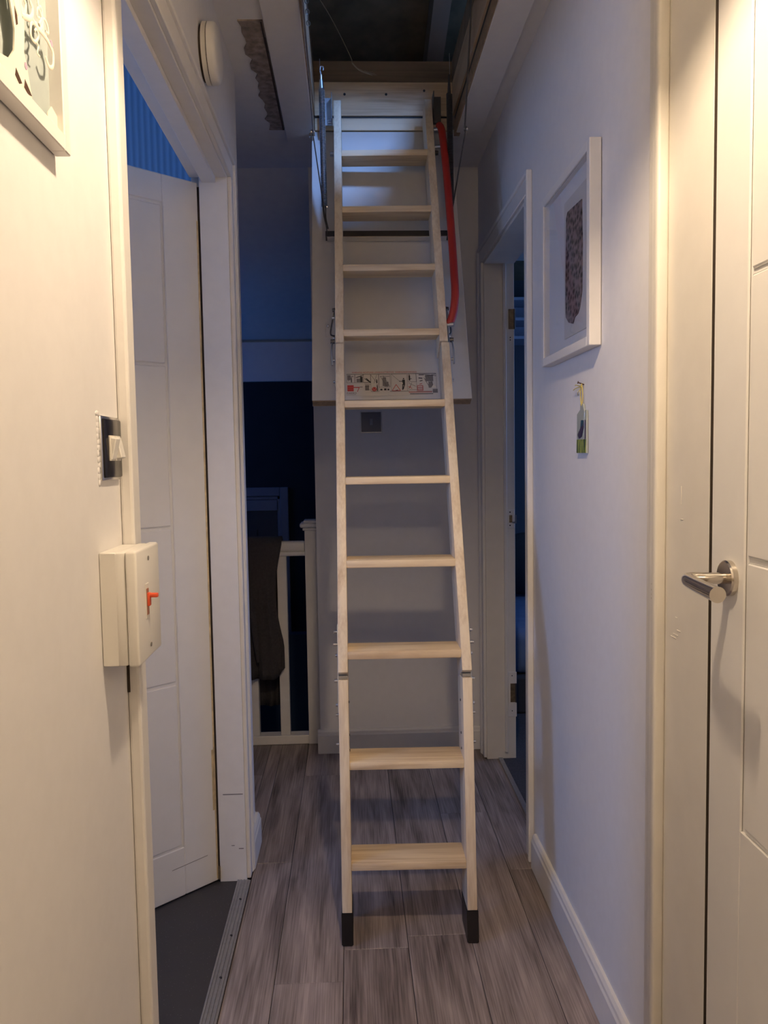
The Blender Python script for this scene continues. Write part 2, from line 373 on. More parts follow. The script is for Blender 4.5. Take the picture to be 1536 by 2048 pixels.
# low half wall of the lower flight
bm = bmesh.new(); prism(bm, [(4.52, -1.0), (4.60, -1.0), (4.60, 0.235), (4.52, 0.235)], 0, -1.40, -0.149)
ob('wall_stair_half', bm, 'bathblue' if False else simple('navy_blue_paint', (0.014, 0.032, 0.065), 0.8), **ST)
# lower door on the stair end wall
d4 = thing('door_4', (-0.85, 5.0, -0.95), kind='structure')
bm = bmesh.new()
bx(bm, -0.445, -0.392, 4.975, 5.0, -0.95, 1.06, 0.004); bx(bm, -1.30, -1.247, 4.975, 5.0, -0.95, 1.06, 0.004); bx(bm, -1.247, -0.445, 4.975, 5.0, 1.005, 1.06, 0.004)
bx(bm, -0.462, -0.445, 4.985, 5.0, -0.95, 1.005, 0.002); bx(bm, -1.247, -0.445, 4.985, 5.0, 0.985, 1.005, 0.002)
mblue = simple('blue_grey_gloss', (0.16, 0.20, 0.28), 0.5)
ob('architrave', bm, mblue, d4)
lf = box('leaf', -1.247, -0.462, 4.988, 4.998, -0.94, 0.985, simple('slate_door_paint', (0.035, 0.042, 0.06), 0.6), d4)
box('panel', -1.12, -0.59, 4.982, 4.988, 0.12, 0.80, simple('slate_door_panel', (0.033, 0.04, 0.058), 0.6), lf, bev=0.003)
box('panel', -1.247, -0.462, 4.980, 4.988, 0.915, 0.982, mblue, lf, bev=0.003)

# ------------------------------------------------------------------ skirting boards
def skirt(name, p0, p1, nrm, h=0.105, t=0.016):
    """moulded board along p0-p1, standing out along nrm"""
    p0, p1, n_ = Vector((*p0, 0)), Vector((*p1, 0)), Vector((*nrm, 0))
    prof = [(0, 0.001), (t, 0.001), (t, h-0.022), (t-0.003, h-0.016), (t-0.004, h-0.008), (t-0.009, h), (0, h)]
    bm = bmesh.new(); A = [bm.verts.new(p0+n_*a+Vector((0, 0, z))) for a, z in prof]; B = [bm.verts.new(p1+n_*a+Vector((0, 0, z))) for a, z in prof]
    bm.faces.new(A); bm.faces.new(B[::-1])
    for i in range(len(prof)): bm.faces.new((A[i], A[(i+1) % len(prof)], B[(i+1) % len(prof)], B[i]))
    return ob(name, bm, 'gloss', **ST)
skirt('baseboard_right', (XR, 1.415), (XR, 2.305), (-1, 0))
skirt('baseboard_far', (-0.160, YF), (XR, YF), (0, -1), 0.100, 0.018)
skirt('baseboard_far_nub', (XR, 3.255), (XR, YF-0.018), (-1, 0), 0.100, 0.012)
skirt('baseboard_left', (XL, 2.358), (XL, 2.53), (1, 0), 0.10, 0.018)
skirt('baseboard_left_near', (XL, -1.6), (XL, 1.15), (1, 0))
skirt('baseboard_landing', (-1.40, 2.52), (XL, 2.52), (0, 1))

# ------------------------------------------------------------------ door 1: bathroom doorway on the left
d1 = thing('door_1', (XL, 1.75, 0), kind='structure')
def architrave_piece(bm, y0, y1, z0, z1, xw, sgn, t=0.013):
    """flat board on a side wall, with beads at both edges"""
    bx(bm, xw, xw+sgn*t, y0, y1, z0, z1, 0.002)
def architrave(name, xw, sgn, y0, y1, ztop, wd, parent, mat='gloss', both=True):
    for (a, b2, inner) in ((y0-wd, y0, 1), (y1, y1+wd, -1)):
        bm = bmesh.new()
        bx(bm, xw, xw+sgn*0.012, a+(0.004 if inner == 1 else 0), b2-(0.004 if inner != 1 else 0), 0.0035, ztop+0.001, 0.002)
        # outer bead and inner step
        if inner == 1:
            bx(bm, xw, xw+sgn*0.018, a, a+0.014, 0.002, ztop+wd, 0.004, seg=2)
            bx(bm, xw, xw+sgn*0.015, a+0.010, a+0.024, 0.003, ztop+wd-0.014, 0.002)
        else:
            bx(bm, xw, xw+sgn*0.018, b2-0.014, b2, 0.002, ztop+wd, 0.004, seg=2)
            bx(bm, xw, xw+sgn*0.015, b2-0.024, b2-0.010, 0.003, ztop+wd-0.014, 0.002)
        ob(name, bm, mat, parent)
    bm = bmesh.new()
    bx(bm, xw, xw+sgn*0.0122, y0-wd+0.0141, y1+wd-0.0141, ztop+0.0015, ztop+wd-0.0145, 0.002)
    bx(bm, xw, xw+sgn*0.018, y0-wd+0.0141, y1+wd-0.0141, ztop+wd-0.014, ztop+wd, 0.004, seg=2)
    ob(name, bm, mat, parent, smooth=True)
architrave('architrave', XL, 1, 1.215, 2.298, 2.022, 0.060, d1)
bm = bmesh.new()
bx(bm, XL-0.102, XL+0.001, 1.205, 1.232, 0, 2.045, 0.001); bx(bm, -0.4065, XL+0.001, 2.290, 2.306, 0, 2.045, 0.001); bx(bm, XL-0.102, XL+0.001, 1.232, 2.290, 2.018, 2.045, 0.001)
ob('lining', bm, 'gloss', d1)
bm = bmesh.new()
bx(bm, -0.398, -0.36, 1.232, 1.245, 0, 2.018, 0.001); bx(bm, -0.398, -0.36, 1.245, 2.290, 2.004, 2.018, 0.001)
ob('door_stop', bm, 'gloss', d1)
# threshold strip
bm = bmesh.new(); bx(bm, -0.357, -0.318, 1.232, 2.289, 0.0008, 0.0045, 0.001)
for x in (-0.3535, -0.3455, -0.3360, -0.3265): bx(bm, x-0.0027, x+0.0027, 1.232, 2.289, 0.0045, 0.0062, 0.0008)
ts = ob('threshold_strip', bm, 'alum', d1)
for y in (2.183, 2.012, 1.843, 1.674, 1.505, 1.336):
    bm = bmesh.new(); cyl(bm, (-0.3340, y, 0.004), (-0.3340, y, 0.0068), 0.0034, seg=12); ob('screw', bm, 'ink', ts)

def leaf_door(parent, mat4, width, height, thick, vgro, zs, material, groove=0.007, mirror=1):
    """leaf in local space: x from hinge/latch edge along leaf, y depth (0 = visible face, + behind), z up.
    The face layer is pieces separated by grooves: stiles, rails and panels."""
    root = bmesh.new(); bx(root, 0, width, 0.004, thick, 0.006, height, 0.0008, mat4)
    leaf = ob('leaf', root, material, parent)
    def piece(nm, x0, x1, z0, z1, bev=0.0022):
        bm = bmesh.new(); bx(bm, x0, x1, 0, 0.0045, z0, z1, bev, mat4); return ob(nm, bm, material, leaf)
    g = groove/2
    piece('stile', 0, vgro-g, 0.006, height); piece('stile', width-vgro+g, width, 0.006, height)
    piece('rail', vgro-g, width-vgro+g, 0.006, zs[0]-g, 0.0005 if zs[0] > 0.3 else 0.002); piece('rail', vgro-g, width-vgro+g, zs[-1]+g, height)
    for a, c in zip(zs[:-1], zs[1:]): piece('panel', vgro+g, width-vgro-g, a+g, c-g, 0.003)
    return leaf
hinge = Vector((-0.4115, 2.291, 0)); u = Vector((-0.736, -0.677, 0)).normalized(); back = Vector((-0.677, 0.736, 0)).normalized()
mt = Matrix(((u.x, back.x, 0, hinge.x), (u.y, back.y, 0, hinge.y), (0, 0, 1, 0), (0, 0, 0, 1)))
lf = leaf_door(d1, mt, 0.76, 2.004, 0.036, 0.112, [0.149, 0.619, 1.054, 1.497, 1.925], 'door')
# yellowed paint strip and a scratch on the leaf near the hinge
bm = bmesh.new(); bx(bm, 0.004, 0.012, -0.0006, 0.0002, 0.22, 0.40, 0, mt); bx(bm, 0.001, 0.006, -0.0006, 0.0002, 0.012, 1.9, 0, mt)
ob('worn_edge', bm, simple('yellowed_paint', (0.62, 0.50, 0.30), 0.6, scale=40, var=0.25), lf)
bm = bmesh.new()
bx(bm, 0, 0.115, -0.0006, 0.0001, 0, 0.0013, 0, mt @ Matrix.Translation((0.035, 0, 0.093)) @ Matrix.Rotation(math.radians(1.0), 4, 'Y'))
ob('scratch', bm, 'greyink', lf)
bm = bmesh.new(); cyl(bm, (-0.4080, 2.2850, 0.012), (-0.4080, 2.2850, 0.05), 0.0035, seg=12); ob('hinge', bm, 'brass', lf, smooth=True)
box('gap', -0.432, -0.4065, 2.299, 2.3055, 0.0, 1.995, 'crack', d1)  # dark strip set behind the hinge gap to paint its shade
# dents at the foot of the far lining
bm = bmesh.new(); bx(bm, -0.392, -0.334, 2.2893, 2.2899, 0.262, 0.2645); bx(bm, -0.371, -0.362, 2.2893, 2.2899, 0.108, 0.110); bx(bm, -0.350, -0.336, 2.2893, 2.2899, 0.098, 0.1005)
ob('scuff_mark', bm, 'greyink', d1)

# ------------------------------------------------------------------ door 2: far bedroom doorway on the right
d2 = thing('door_2', (XR, 2.78, 0), kind='structure')
architrave('architrave', XR, -1, 2.392, 3.178, 1.992, 0.062, d2)
bm = bmesh.new()
bx(bm, XR-0.001, XR+0.118, 2.384, 2.398, 0, 2.02, 0.001); bx(bm, XR-0.001, XR+0.118, 3.170, 3.191, 0, 2.02, 0.001); bx(bm, XR-0.001, XR+0.118, 2.398, 3.170, 1.985, 2.02, 0.001)
ob('lining', bm, 'worn', d2)
box('door_stop', 0.606, 0.618, 3.158, 3.171, 0.03, 1.985, 'worn', d2, bev=0.0015)
for z, mt_ in ((1.732, 'brass'), (0.235, 'brass')):
    bm = bmesh.new(); bx(bm, 0.629, 0.652, 3.1665, 3.1705, z, z+0.078, 0.0008); hp = ob('hinge_plate', bm, mt_, d2)
    bm = bmesh.new(); cyl(bm, (0.6525, 3.166, z), (0.6525, 3.166, z+0.078), 0.004, seg=10); ob('hinge_pin', bm, 'darksteel', hp, smooth=True)
box('painted_plate', 0.621, 0.655, 3.167, 3.1705, 0.175, 0.36, 'gloss', d2, bev=0.001)
bm = bmesh.new(); bx(bm, 0.622, 0.650, 3.167, 3.1705, 0.945, 1.020, 0.001); sp = ob('strike_plate', bm, 'gloss', d2)
box('latch_hole', 0.628, 0.640, 3.1662, 3.1672, 0.968, 0.998, 'brass', sp); box('strike_lip', 0.640, 0.657, 3.1640, 3.1672, 0.965, 0.972, 'steel', sp); box('strike_lip', 0.650, 0.657, 3.1640, 3.1672, 0.972, 0.998, 'steel', sp)
for z in (0.957, 1.010):
    bm = bmesh.new(); cyl(bm, (0.631, 3.1672, z), (0.631, 3.1655, z), 0.0028, seg=10); ob('screw', bm, 'ink', sp)
for z in (1.70, 1.69, 0.20, 0.345):
    bm = bmesh.new(); cyl(bm, (0.636, 3.1705, z), (0.636, 3.1655, z), 0.0022, seg=8); ob('screw_hole', bm, 'ink', d2)
box('threshold_strip', XR+0.045, XR+0.062, 2.398, 3.170, 0.002, 0.006, 'alum', d2)
# bedroom contents seen through the slit
bd = thing('bed', (1.45, 4.3, 0), 'bed with blue linen seen through the far right doorway', 'bed')
bm = bmesh.new(); bx(bm, 0.75, 2.3, 3.75, 5.05, 0.18, 0.40, 0.05, seg=3); ob('mattress', bm, 'bedding', bd, smooth=True)
box('bed_frame', 0.74, 2.32, 3.72, 5.08, 0.003, 0.18, 'cushion', bd, bev=0.01)
cu = bmesh.new()
bmesh.ops.create_uvsphere(cu, u_segments=20, v_segments=12, radius=1, matrix=Matrix.Translation((1.02, 4.62, 0.60)) @ Matrix.Rotation(math.radians(20), 4, 'X') @ Matrix.Diagonal((0.26, 0.10, 0.20, 1)))
ob('cushion', cu, 'cushion', None, smooth=True, label='dark cushion propped on the blue bed beyond the right doorway', cat='cushion')
sh = thing('wall_shelf', (1.2, 5.0, 1.9), 'pale shelf unit high on the dark bedroom wall, seen through the right doorway', 'shelf')
for z in (1.93, 2.04, 2.16): box('board', 0.75, 1.9, 4.82, 5.10, z, z+0.018, 'shelf', sh, bev=0.002)
box('back_board', 0.75, 1.9, 5.075, 5.095, 1.93, 2.178, 'shelf', sh)

# ------------------------------------------------------------------ door 3: near door on the right
d3 = thing('door_3', (XR, 0.9, 0), kind='structure')
box('lining', XR-0.0005, XR+0.116, 1.171, 1.346, 0, 2.02, 'worn', d3, bev=0.0015)
bm = bmesh.new()
bx(bm, XR-0.020, XR, 1.333, 1.352, 0.002, 2.08, 0.005, seg=3); bx(bm, XR-0.013, XR, 1.352, 1.385, 0.002, 2.08, 0.003, seg=2); bx(bm, XR-0.008, XR, 1.385, 1.406, 0.002, 2.08, 0.003, seg=2)
ob('architrave', bm, 'worn', d3, smooth=True)
box('architrave', XR-0.013, XR, 0.33, 1.332, 2.021, 2.08, 'worn', d3, bev=0.003)
box('architrave', XR-0.013, XR, 0.33, 0.399, 0.002, 2.020, 'worn', d3, bev=0.003)
box('lining', XR+0.04, XR+0.116, 0.400, 0.412, 0, 2.02, 'worn', d3)
mt3 = Matrix(((0, 1, 0, XR+0.0005), (-1, 0, 0, 1.1655), (0, 0, 1, 0), (0, 0, 0, 1)))
lf3 = leaf_door(d3, mt3, 0.755, 2.012, 0.036, 0.104, [0.712, 1.092, 1.476, 1.858], 'door')
box('gap', XR-0.0003, XR+0.035, 1.1695, 1.1712, 0.001, 2.02, 'crack', d3)  # dark strip over the lining edge, paints the gap's shadow line
# dark strip behind the leaf edge, coloured as the shade in the gap
box('door_stop', XR+0.037, XR+0.055, 0.412, 1.1705, 0, 2.02, 'crack', d3)  # shade strip in the gap, not a real door stop
bm = bmesh.new()
HZ = 1.060
lathe(bm, [(0.0255, 0), (0.0255, 0.007), (0.0235, 0.009), (0.014, 0.0092)], (XR+0.0005, 1.105, HZ), (-1, 0, 0), 40)
rose = ob('rose', bm, 'chrome', lf3, smooth=True)
bm = bmesh.new()
path = smooth_path([(XR-0.006, 1.105, HZ), (XR-0.030, 1.107, HZ), (XR-0.052, 1.112, HZ), (XR-0.062, 1.100, HZ-0.001), (XR-0.066, 1.06, HZ-0.002), (XR-0.070, 0.992, HZ-0.003)], 7)
n_ = len(path); rr = [0.0085+0.0035*max(0, (i/n_-0.35)) for i in range(n_)]
tube(bm, path, rr, 20)
ob('handle', bm, 'chrome', lf3, smooth=True)
# chipped paint marks on the frame
bm = bmesh.new()
for (z, r_) in ((1.010, .0016), (1.0, .0018), (0.992, .0016), (0.985, .0018), (0.972, .0009), (0.60, .0014), (0.35, .0016), (1.10, .0008)):
    bmesh.ops.create_icosphere(bm, subdivisions=1, radius=r_, matrix=Matrix.Translation((XR-0.0128, 1.366, z)) @ Matrix.Diagonal((0.3, 1, 1.4, 1)))
ob('chipped_paint', bm, simple('exposed_wood', (0.32, 0.24, 0.13), 0.8), d3)
bm = bmesh.new()
for (y, z, l) in ((1.31, 0.93, 0.022), (1.30, 0.936, 0.018), (1.285, 0.945, 0.014), (1.275, 1.13, 0.010), (1.292, 0.965, 0.008)):
    bx(bm, XR-0.0016, XR-0.0002, y-l, y, z, z+0.0018, 0.0005)
bx(bm, XR-0.0016, XR-0.0002, 1.272, 1.2735, 1.155, 1.185, 0.0004)
ob('paint_ridge', bm, 'worn', d3)

# ------------------------------------------------------------------ landing balustrade
bl = thing('balustrade', (-0.8, 3.46, 0), 'white landing balustrade with square balusters and capped newel', 'railing')
RY = 3.435
box('bottom_rail', -1.39, -0.20, RY-0.030, RY+0.030, 0.001, 0.040, 'gloss', bl, bev=0.003)
bm = bmesh.new()
bx(bm, -1.39, -0.20, RY-0.030, RY+0.030, 0.822, 0.840, 0.004, seg=2); bx(bm, -1.39, -0.20, RY-0.024, RY+0.024, 0.838, 0.884, 0.014, seg=4)
ob('handrail', bm, 'gloss', bl, smooth=True)
for k in range(8):
    x = -0.305-0.132*k; box('baluster', x-0.0205, x+0.0205, RY-0.0205, RY+0.0205, 0.040, 0.823, 'gloss', bl, bev=0.0015)
box('newel_post', -0.204, -0.124, 3.402, 3.482, 0.001, 0.930, 'gloss', bl, bev=0.002)
bm = bmesh.new()
bx(bm, -0.2120, -0.116, 3.402, 3.490, 0.930, 0.941, 0.003, seg=2); bx(bm, -0.2240, -0.104, 3.4005, 3.502, 0.941, 0.963, 0.009, seg=3)
bx(bm, -0.2080, -0.120, 3.402, 3.486, 0.962, 0.974, 0.005, seg=2)
ob('newel_cap', bm, 'gloss', bl, smooth=True)

# coat draped over the rail
bm = bmesh.new()
cols_, rows = 22, 34
def coat_pt(i, j):
    t = i/cols_; s = j/rows
    x = -0.545+0.243*t
    # path over the rail: back hem -> top -> front hem
    fold = 0.010*math.sin(t*15+s*3)+0.006*math.sin(t*31+1)
    if s < 0.36:
        q = s/0.36; z = 0.150+(0.870-0.150)*q; y = RY+0.058-0.012*q+fold*(1-q)
    elif s < 0.48:
        q = (s-0.36)/0.12; a = PI*q; y = RY+0.046*math.cos(a); z = 0.870+0.032*math.sin(a)
    else:
        q = (s-0.48)/0.52; y = RY-0.046-0.016*q-fold*1.2*q
        hem = 0.30+0.045*max(0, (t-0.80)/0.20)**2
        z = 0.870-(0.870-hem)*q
        if t > 0.6: x -= 0.030*math.sin(PI*min(1, q*1.25))*(t-0.6)/0.4
    if s < 0.36 and t > 0.7: x -= 0.035*(1-s/0.36)*(t-0.7)/0.3
    return Vector((x, y, z))
g = [[bm.verts.new(coat_pt(i, j)) for i in range(cols_+1)] for j in range(rows+1)]
for j in range(rows):
    for i in range(cols_): bm.faces.new((g[j][i], g[j][i+1], g[j+1][i+1], g[j+1][i]))
co = ob('coat', bm, 'cloth', None, smooth=True, label='dark charcoal coat hanging folded over the landing handrail', cat='coat')
sm = co.modifiers.new('thickness', 'SOLIDIFY'); sm.thickness = 0.010; sm.offset = 0
bm = bmesh.new()
tube(bm, smooth_path([(-0.470, 3.372, 0.86), (-0.452, 3.362, 0.72), (-0.425, 3.352, 0.56), (-0.408, 3.350, 0.38)], 6), [0.006+0.010*math.sin(PI*i/18) for i in range(19)], 8)
ob('fold', bm, 'cloth', co, smooth=True)

# ------------------------------------------------------------------ loft shell
box('wall_loft_near', -2.4, 3.5, -1.8, -1.7, ZC+0.03, 4.6, 'felt', **ST)
box('wall_loft_left', -2.4, -2.3, -1.8, 5.2, ZC+0.03, 4.6, 'felt', **ST)
box('wall_loft_right', 3.5, 3.6, -1.8, 5.2, ZC+0.03, 4.6, 'felt', **ST)
def roofz(y): return 2.70+(3.75-y)*0.27
# roof with a skylight hole at x 0.72..1.18, y 0.25..0.72
bm = bmesh.new()
def rp(x0, x1, y0, y1, dz=0, th=0.03):
    prism(bm, [(y0, roofz(y0)+dz), (y1, roofz(y1)+dz), (y1, roofz(y1)+dz+th), (y0, roofz(y0)+dz+th)], 0, x0, x1)
rp(-2.4, 0.68, -1.8, 5.2); rp(1.08, 3.6, -1.8, 5.2); rp(0.68, 1.08, -1.8, 0.25); rp(0.68, 1.08, 0.72, 5.2)
ob('roof', bm, 'felt', **ST)
wn = thing('window_3', (0.95, 0.48, 3.6), kind='structure')
bm = bmesh.new()
for (a, b2, c, d) in ((0.66, 0.69, 0.24, 0.73), (1.07, 1.10, 0.24, 0.73), (0.69, 1.07, 0.22, 0.26), (0.69, 1.07, 0.71, 0.75)): rp(a, b2, c, d, -0.02, 0.05)
ob('window_frame', bm, 'joist', wn)
bm = bmesh.new(); rp(0.69, 1.07, 0.26, 0.71, 0.012, 0.005); ob('pane', bm, 'duskpane', wn)
for k, x in enumerate((-1.45, -1.0, -0.55, 0.318, 0.58, 1.20, 1.75)):
    bm = bmesh.new(); rp(x, x+0.062, -1.7, 4.0, -0.115, 0.115)
    ob('rafter', bm, simple('rafter_timber', (0.30, 0.24, 0.19), 0.8) if k == 3 else 'joist', None, label=['rough roof rafter far left in the loft', 'rough roof rafter second from left in the loft', 'rough roof rafter left of the hatch in the loft', 'pale rafter crossing the dark loft above the ladder', 'rough roof rafter right of the hatch in the loft', 'rough roof rafter second from right in the loft', 'rough roof rafter far right in the loft'][k], cat='rafter', group='roof rafters in the loft')
box('trim_light_blocker', -2.3, 3.5, 1.86, 1.93, 2.915, 3.085, 'joist', **ST)  # unseen purlin, added to keep the skylight beam off the end board
# trimming joists round the opening
box('trim_2', OX1+0.002, OX1+0.045, OY0-0.4, 3.35, ZC+0.19, ZC+0.272, 'joist', **ST)
box('trim_3', OX0-0.045, OX0-0.002, OY0-0.4, 3.35, ZC+0.19, ZC+0.272, 'joist', **ST)
box('trim_light_cutoff', OX0-0.04, OX1+0.04, 1.800, 1.858, ZC+0.032, 2.672, 'joist', **ST)  # unseen near joist, added to cut the skylight beam's lower edge
box('trim_4', -1.2, 1.6, OY1+0.024, OY1+0.075, ZC+0.032, ZC+0.272, 'joist', **ST)

# ------------------------------------------------------------------ hatch frame
hf = thing('hatch_frame', ((OX0+OX1)/2, (OY0+OY1)/2, ZC), 'pine hatch frame with white ceiling trim boards around the loft opening', 'hatch frame')
ZB = 2.383
def tri(nm, x0, x1, y0, y1, end):
    bm = bmesh.new(); prism(bm, [(x0, y0), (x1, y0), (x1, y1+(end if x1 > 0.2 else -0.0)), (x0, y1)], 2, ZB, ZC)
    bmesh.ops.bevel(bm, geom=bm.edges[:], offset=0.002, segments=1, affect='EDGES')
    return ob(nm, bm, 'gloss', hf)
bm = bmesh.new(); prism(bm, [(-0.209, 1.78), (-0.109, 1.78), (-0.111, 2.905), (-0.209, 3.005)], 2, ZB, ZC-0.001)
bmesh.ops.bevel(bm, geom=bm.edges[:], offset=0.002, segments=1, affect='EDGES'); ob('trim_board', bm, 'gloss', hf)
bm = bmesh.new(); prism(bm, [(0.394, 1.78), (0.486, 1.78), (0.486, 2.915), (0.396, 2.915)], 2, ZB, ZC-0.001)
bmesh.ops.bevel(bm, geom=bm.edges[:], offset=0.002, segments=1, affect='EDGES'); ob('trim_board', bm, 'gloss', hf)
box('trim_board', -0.109, 0.394, 1.78, 1.878, ZB, ZC-0.001, 'gloss', hf, bev=0.002)
T = 0.020
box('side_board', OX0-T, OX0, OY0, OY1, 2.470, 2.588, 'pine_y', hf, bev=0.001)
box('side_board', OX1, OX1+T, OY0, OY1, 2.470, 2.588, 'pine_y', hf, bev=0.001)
box('end_board', OX0, OX1, OY1, OY1+T, 2.470, 2.588, 'pine_x', hf, bev=0.001)
box('end_board', OX0, OX1, OY0-T, OY0, 2.405, 2.588, 'pine_x', hf, bev=0.001)
for x in (OX0-T, OX1): box('ply_edge', x, x+T, OY0, OY1-0.03, ZB+0.004, 2.432, 'ply', hf)
for x in (OX0-T-0.001, OX1+0.008): box('rubber_seal', x, x+T-0.007, OY0, OY1, 2.432, 2.470, 'seal', hf)
box('rubber_seal', OX0, OX1, OY1+0.004, OY1+T, 2.461, 2.469, 'seal', hf)
box('ply_edge', OX0, OX1, OY1-0.004, OY1+T, 2.418, 2.460, 'pine_x', hf, bev=0.001)
for x, z in ((0.0015, 2.545), (0.1516, 2.545), (0.2897, 2.558)):
    bm = bmesh.new(); cyl(bm, (x, OY1+0.001, z), (x, OY1-0.0012, z), 0.0045, seg=12); ob('screw', bm, 'ink', hf)

# broken plaster strip and open crack in the ceiling
bm = bmesh.new(); rnd = random.Random(3)
Lp, Rp = [], []
for i in range(25):
    y = 2.215+0.71*i/24
    Lp.append((-0.274+rnd.uniform(-.010, .010)+0.012*(i/24), y)); Rp.append((-0.2125, y))
pl = Lp+Rp[::-1]
prism(bm, pl, 2, ZC-0.004, ZC+0.001)
ob('plaster_patch', bm, 'plaster', ceil)
bm = bmesh.new()
for i in range(9):
    y = 2.22+0.078*i; bx(bm, -0.219, -0.2145+rnd.uniform(-.001, .001), y, y+0.079, ZC-0.0052, ZC-0.001)
ob('crack', bm, 'crack', ceil)
bm = bmesh.new()
for i in range(14):
    y = 2.19+0.050*i; q = rnd.uniform(-.0007, .0007); bx(bm, 0.4885+q, 0.4912+q, y, y+0.051, ZC-0.0012, ZC+0.001)
ob('crack', bm, 'crack', ceil)

# ------------------------------------------------------------------ hatch door
TH = math.atan2(1.0, 0.4755)                       # ladder rake
def up_dir(t): return Vector((0, math.cos(t), math.sin(t)))
def bk_dir(t): return Vector((0, math.sin(t), -math.cos(t)))
PU = math.atan2(0.945, 0.42); pu, pb = up_dir(PU), bk_dir(PU)
P0 = Vector((0, 2.545, 1.418)); PL = 1.025/1.0
hd = thing('hatch_door', (0.134, P0.y, P0.z), 'white loft hatch panel hanging open behind the ladder, with warning sticker', 'hatch door')
def pm(x0, z0=0.0):   # panel local frame: x right, y up the panel, z out of face towards the room
    n_ = -pb; return Matrix(((1, 0, 0, P0.x), (0, pu.y, n_.y, P0.y), (0, pu.z, n_.z, P0.z), (0, 0, 0, 1)))
PM = pm(0)
PX0, PX1 = -0.119, 0.388
LEN = (2.415-P0.z)/pu.z
bm = bmesh.new(); bx(bm, PX0, PX1, 0.002, LEN, -0.003, 0.0, 0.0008, PM); ob('face_board', bm, 'hatch', hd)
bm = bmesh.new(); bx(bm, PX0+0.001, PX1-0.001, 0, LEN-0.002, -0.036, -0.003, 0.001, PM); ob('core', bm, 'ply', hd)
bm = bmesh.new(); bx(bm, PX0, PX1, 0.001, LEN, -0.039, -0.036, 0.0008, PM); ob('back_board', bm, 'hatch', hd)
# cross bar, arms and springs of the hatch mechanism
def on_panel(x, v_, off): return PM @ Vector((x, v_, off))
vbar = (1.985-P0.z)/pu.z
bm = bmesh.new(); bx(bm, -0.072, 0.352, vbar-0.010, vbar+0.012, 0.022, 0.026, 0.0006, PM); bx(bm, -0.072, 0.352, vbar-0.012, vbar-0.009, 0.004, 0.026, 0.0006, PM)
ob('cross_bar', bm, 'darksteel', hd)
bm = bmesh.new(); bx(bm, -0.066, 0.340, vbar-0.0145, vbar-0.0122, 0.004, 0.0275, 0.0003, PM); ob('bar_edge', bm, 'bright', hd)
JL, JR = Vector((-0.101, 2.60, 2.262)), Vector((0.383, 2.60, 2.272))
def flatbar(nm, a, b2, wd, th, mat, par):
    a, b2 = Vector(a), Vector(b2); d = (b2-a); L_ = d.length; d.normalize(); xax = Vector((1, 0, 0)); xax = (xax-d*xax.dot(d)).normalized(); yy = d.cross(xax)
    mm_ = Matrix(((xax.x, yy.x, d.x, a.x), (xax.y, yy.y, d.y, a.y), (xax.z, yy.z, d.z, a.z), (0, 0, 0, 1)))
    bm = bmesh.new(); bx(bm, -th/2, th/2, -wd/2, wd/2, -0.008, L_+0.008, 0.0008, mm_); return ob(nm, bm, mat, par)
bL, bR = on_panel(-0.066, vbar+0.004, 0.030), on_panel(0.350, vbar+0.02, 0.030)
flatbar('lower_arm', JL, bL, 0.012, 0.003, 'darksteel', hd)
flatbar('lower_arm', JR, bR, 0.012, 0.003, 'darksteel', hd)
flatbar('upper_arm', JL+Vector((0.002, 0, 0)), Vector((-0.098, 1.93, 2.405)), 0.016, 0.004, 'steel', hd)
flatbar('upper_arm', JR+Vector((-0.003, 0, 0)), Vector((0.379, 2.33, 2.74)), 0.012, 0.004, 'darksteel', hd)
for j in (JL, JR):
    bm = bmesh.new(); cyl(bm, j+Vector((-0.006, 0, 0)), j+Vector((0.006, 0, 0)), 0.006, seg=14); ob('pivot_bolt', bm, 'bright', hd, smooth=True)
def spring(nm, top, bot, R_, wire, turns, mat):
    top, bot = Vector(top), Vector(bot); d = bot-top; L_ = d.length; q = Vector((0, 0, 1)).rotation_difference(d).to_matrix()
    pts = []
    N = turns*10
    for i in range(N+1):
        a = 2*PI*i/10; pts.append(top+q @ Vector((R_*math.cos(a), R_*math.sin(a), L_*i/N)))
    bm = bmesh.new(); tube(bm, pts, wire, 5, nrm=tuple(d)); return ob(nm, bm, mat, hd, smooth=True)
sT, sB = Vector((-0.0735, 2.735, 2.452)), Vector((-0.0725, 2.742, 2.075))
s1 = spring('spring', sT, sB, 0.0085, 0.0021, 84, 'steel')
bm = bmesh.new(); cyl(bm, sT+Vector((0, 0, 0.0)), sT+Vector((-0.001, 0, 0.030)), 0.0085, 0.006, 16); cyl(bm, sT+Vector((-0.001, 0, 0.030)), sT+Vector((-0.001, 0, 0.045)), 0.004, seg=12)
tube(bm, smooth_path([sT+Vector((-0.001, 0, 0.045)), sT+Vector((-0.004, 0, 0.058)), sT+Vector((-0.002, 0, 0.072)), sT+Vector((0.006, 0, 0.070)), sT+Vector((0.006, 0, 0.060))], 5), 0.0022, 8)
ob('hook', bm, 'steel', s1, smooth=True)
bm = bmesh.new()
tube(bm, smooth_path([sB+Vector((0.004, 0, 0.0)), sB+Vector((0.004, 0.008, -0.035)), bL+Vector((0.004, 0, 0.01))], 5), 0.0018, 6)
tube(bm, smooth_path([sB+Vector((-0.005, 0, 0.0)), sB+Vector((-0.002, 0.008, -0.03)), bL+Vector((0, 0, 0.01))], 5), 0.0018, 6)
ob('hook', bm, 'darksteel', s1, smooth=True)
s2 = spring('spring', Vector((0.3495, 2.74, 2.44)), Vector((0.3530, 2.742, 2.090)), 0.0085, 0.0021, 78, 'darksteel')
bm = bmesh.new(); tube(bm, smooth_path([Vector((0.354, 2.742, 2.09)), Vector((0.352, 2.748, 2.04)), bR], 5), 0.0018, 6); ob('hook', bm, 'darksteel', s2, smooth=True)
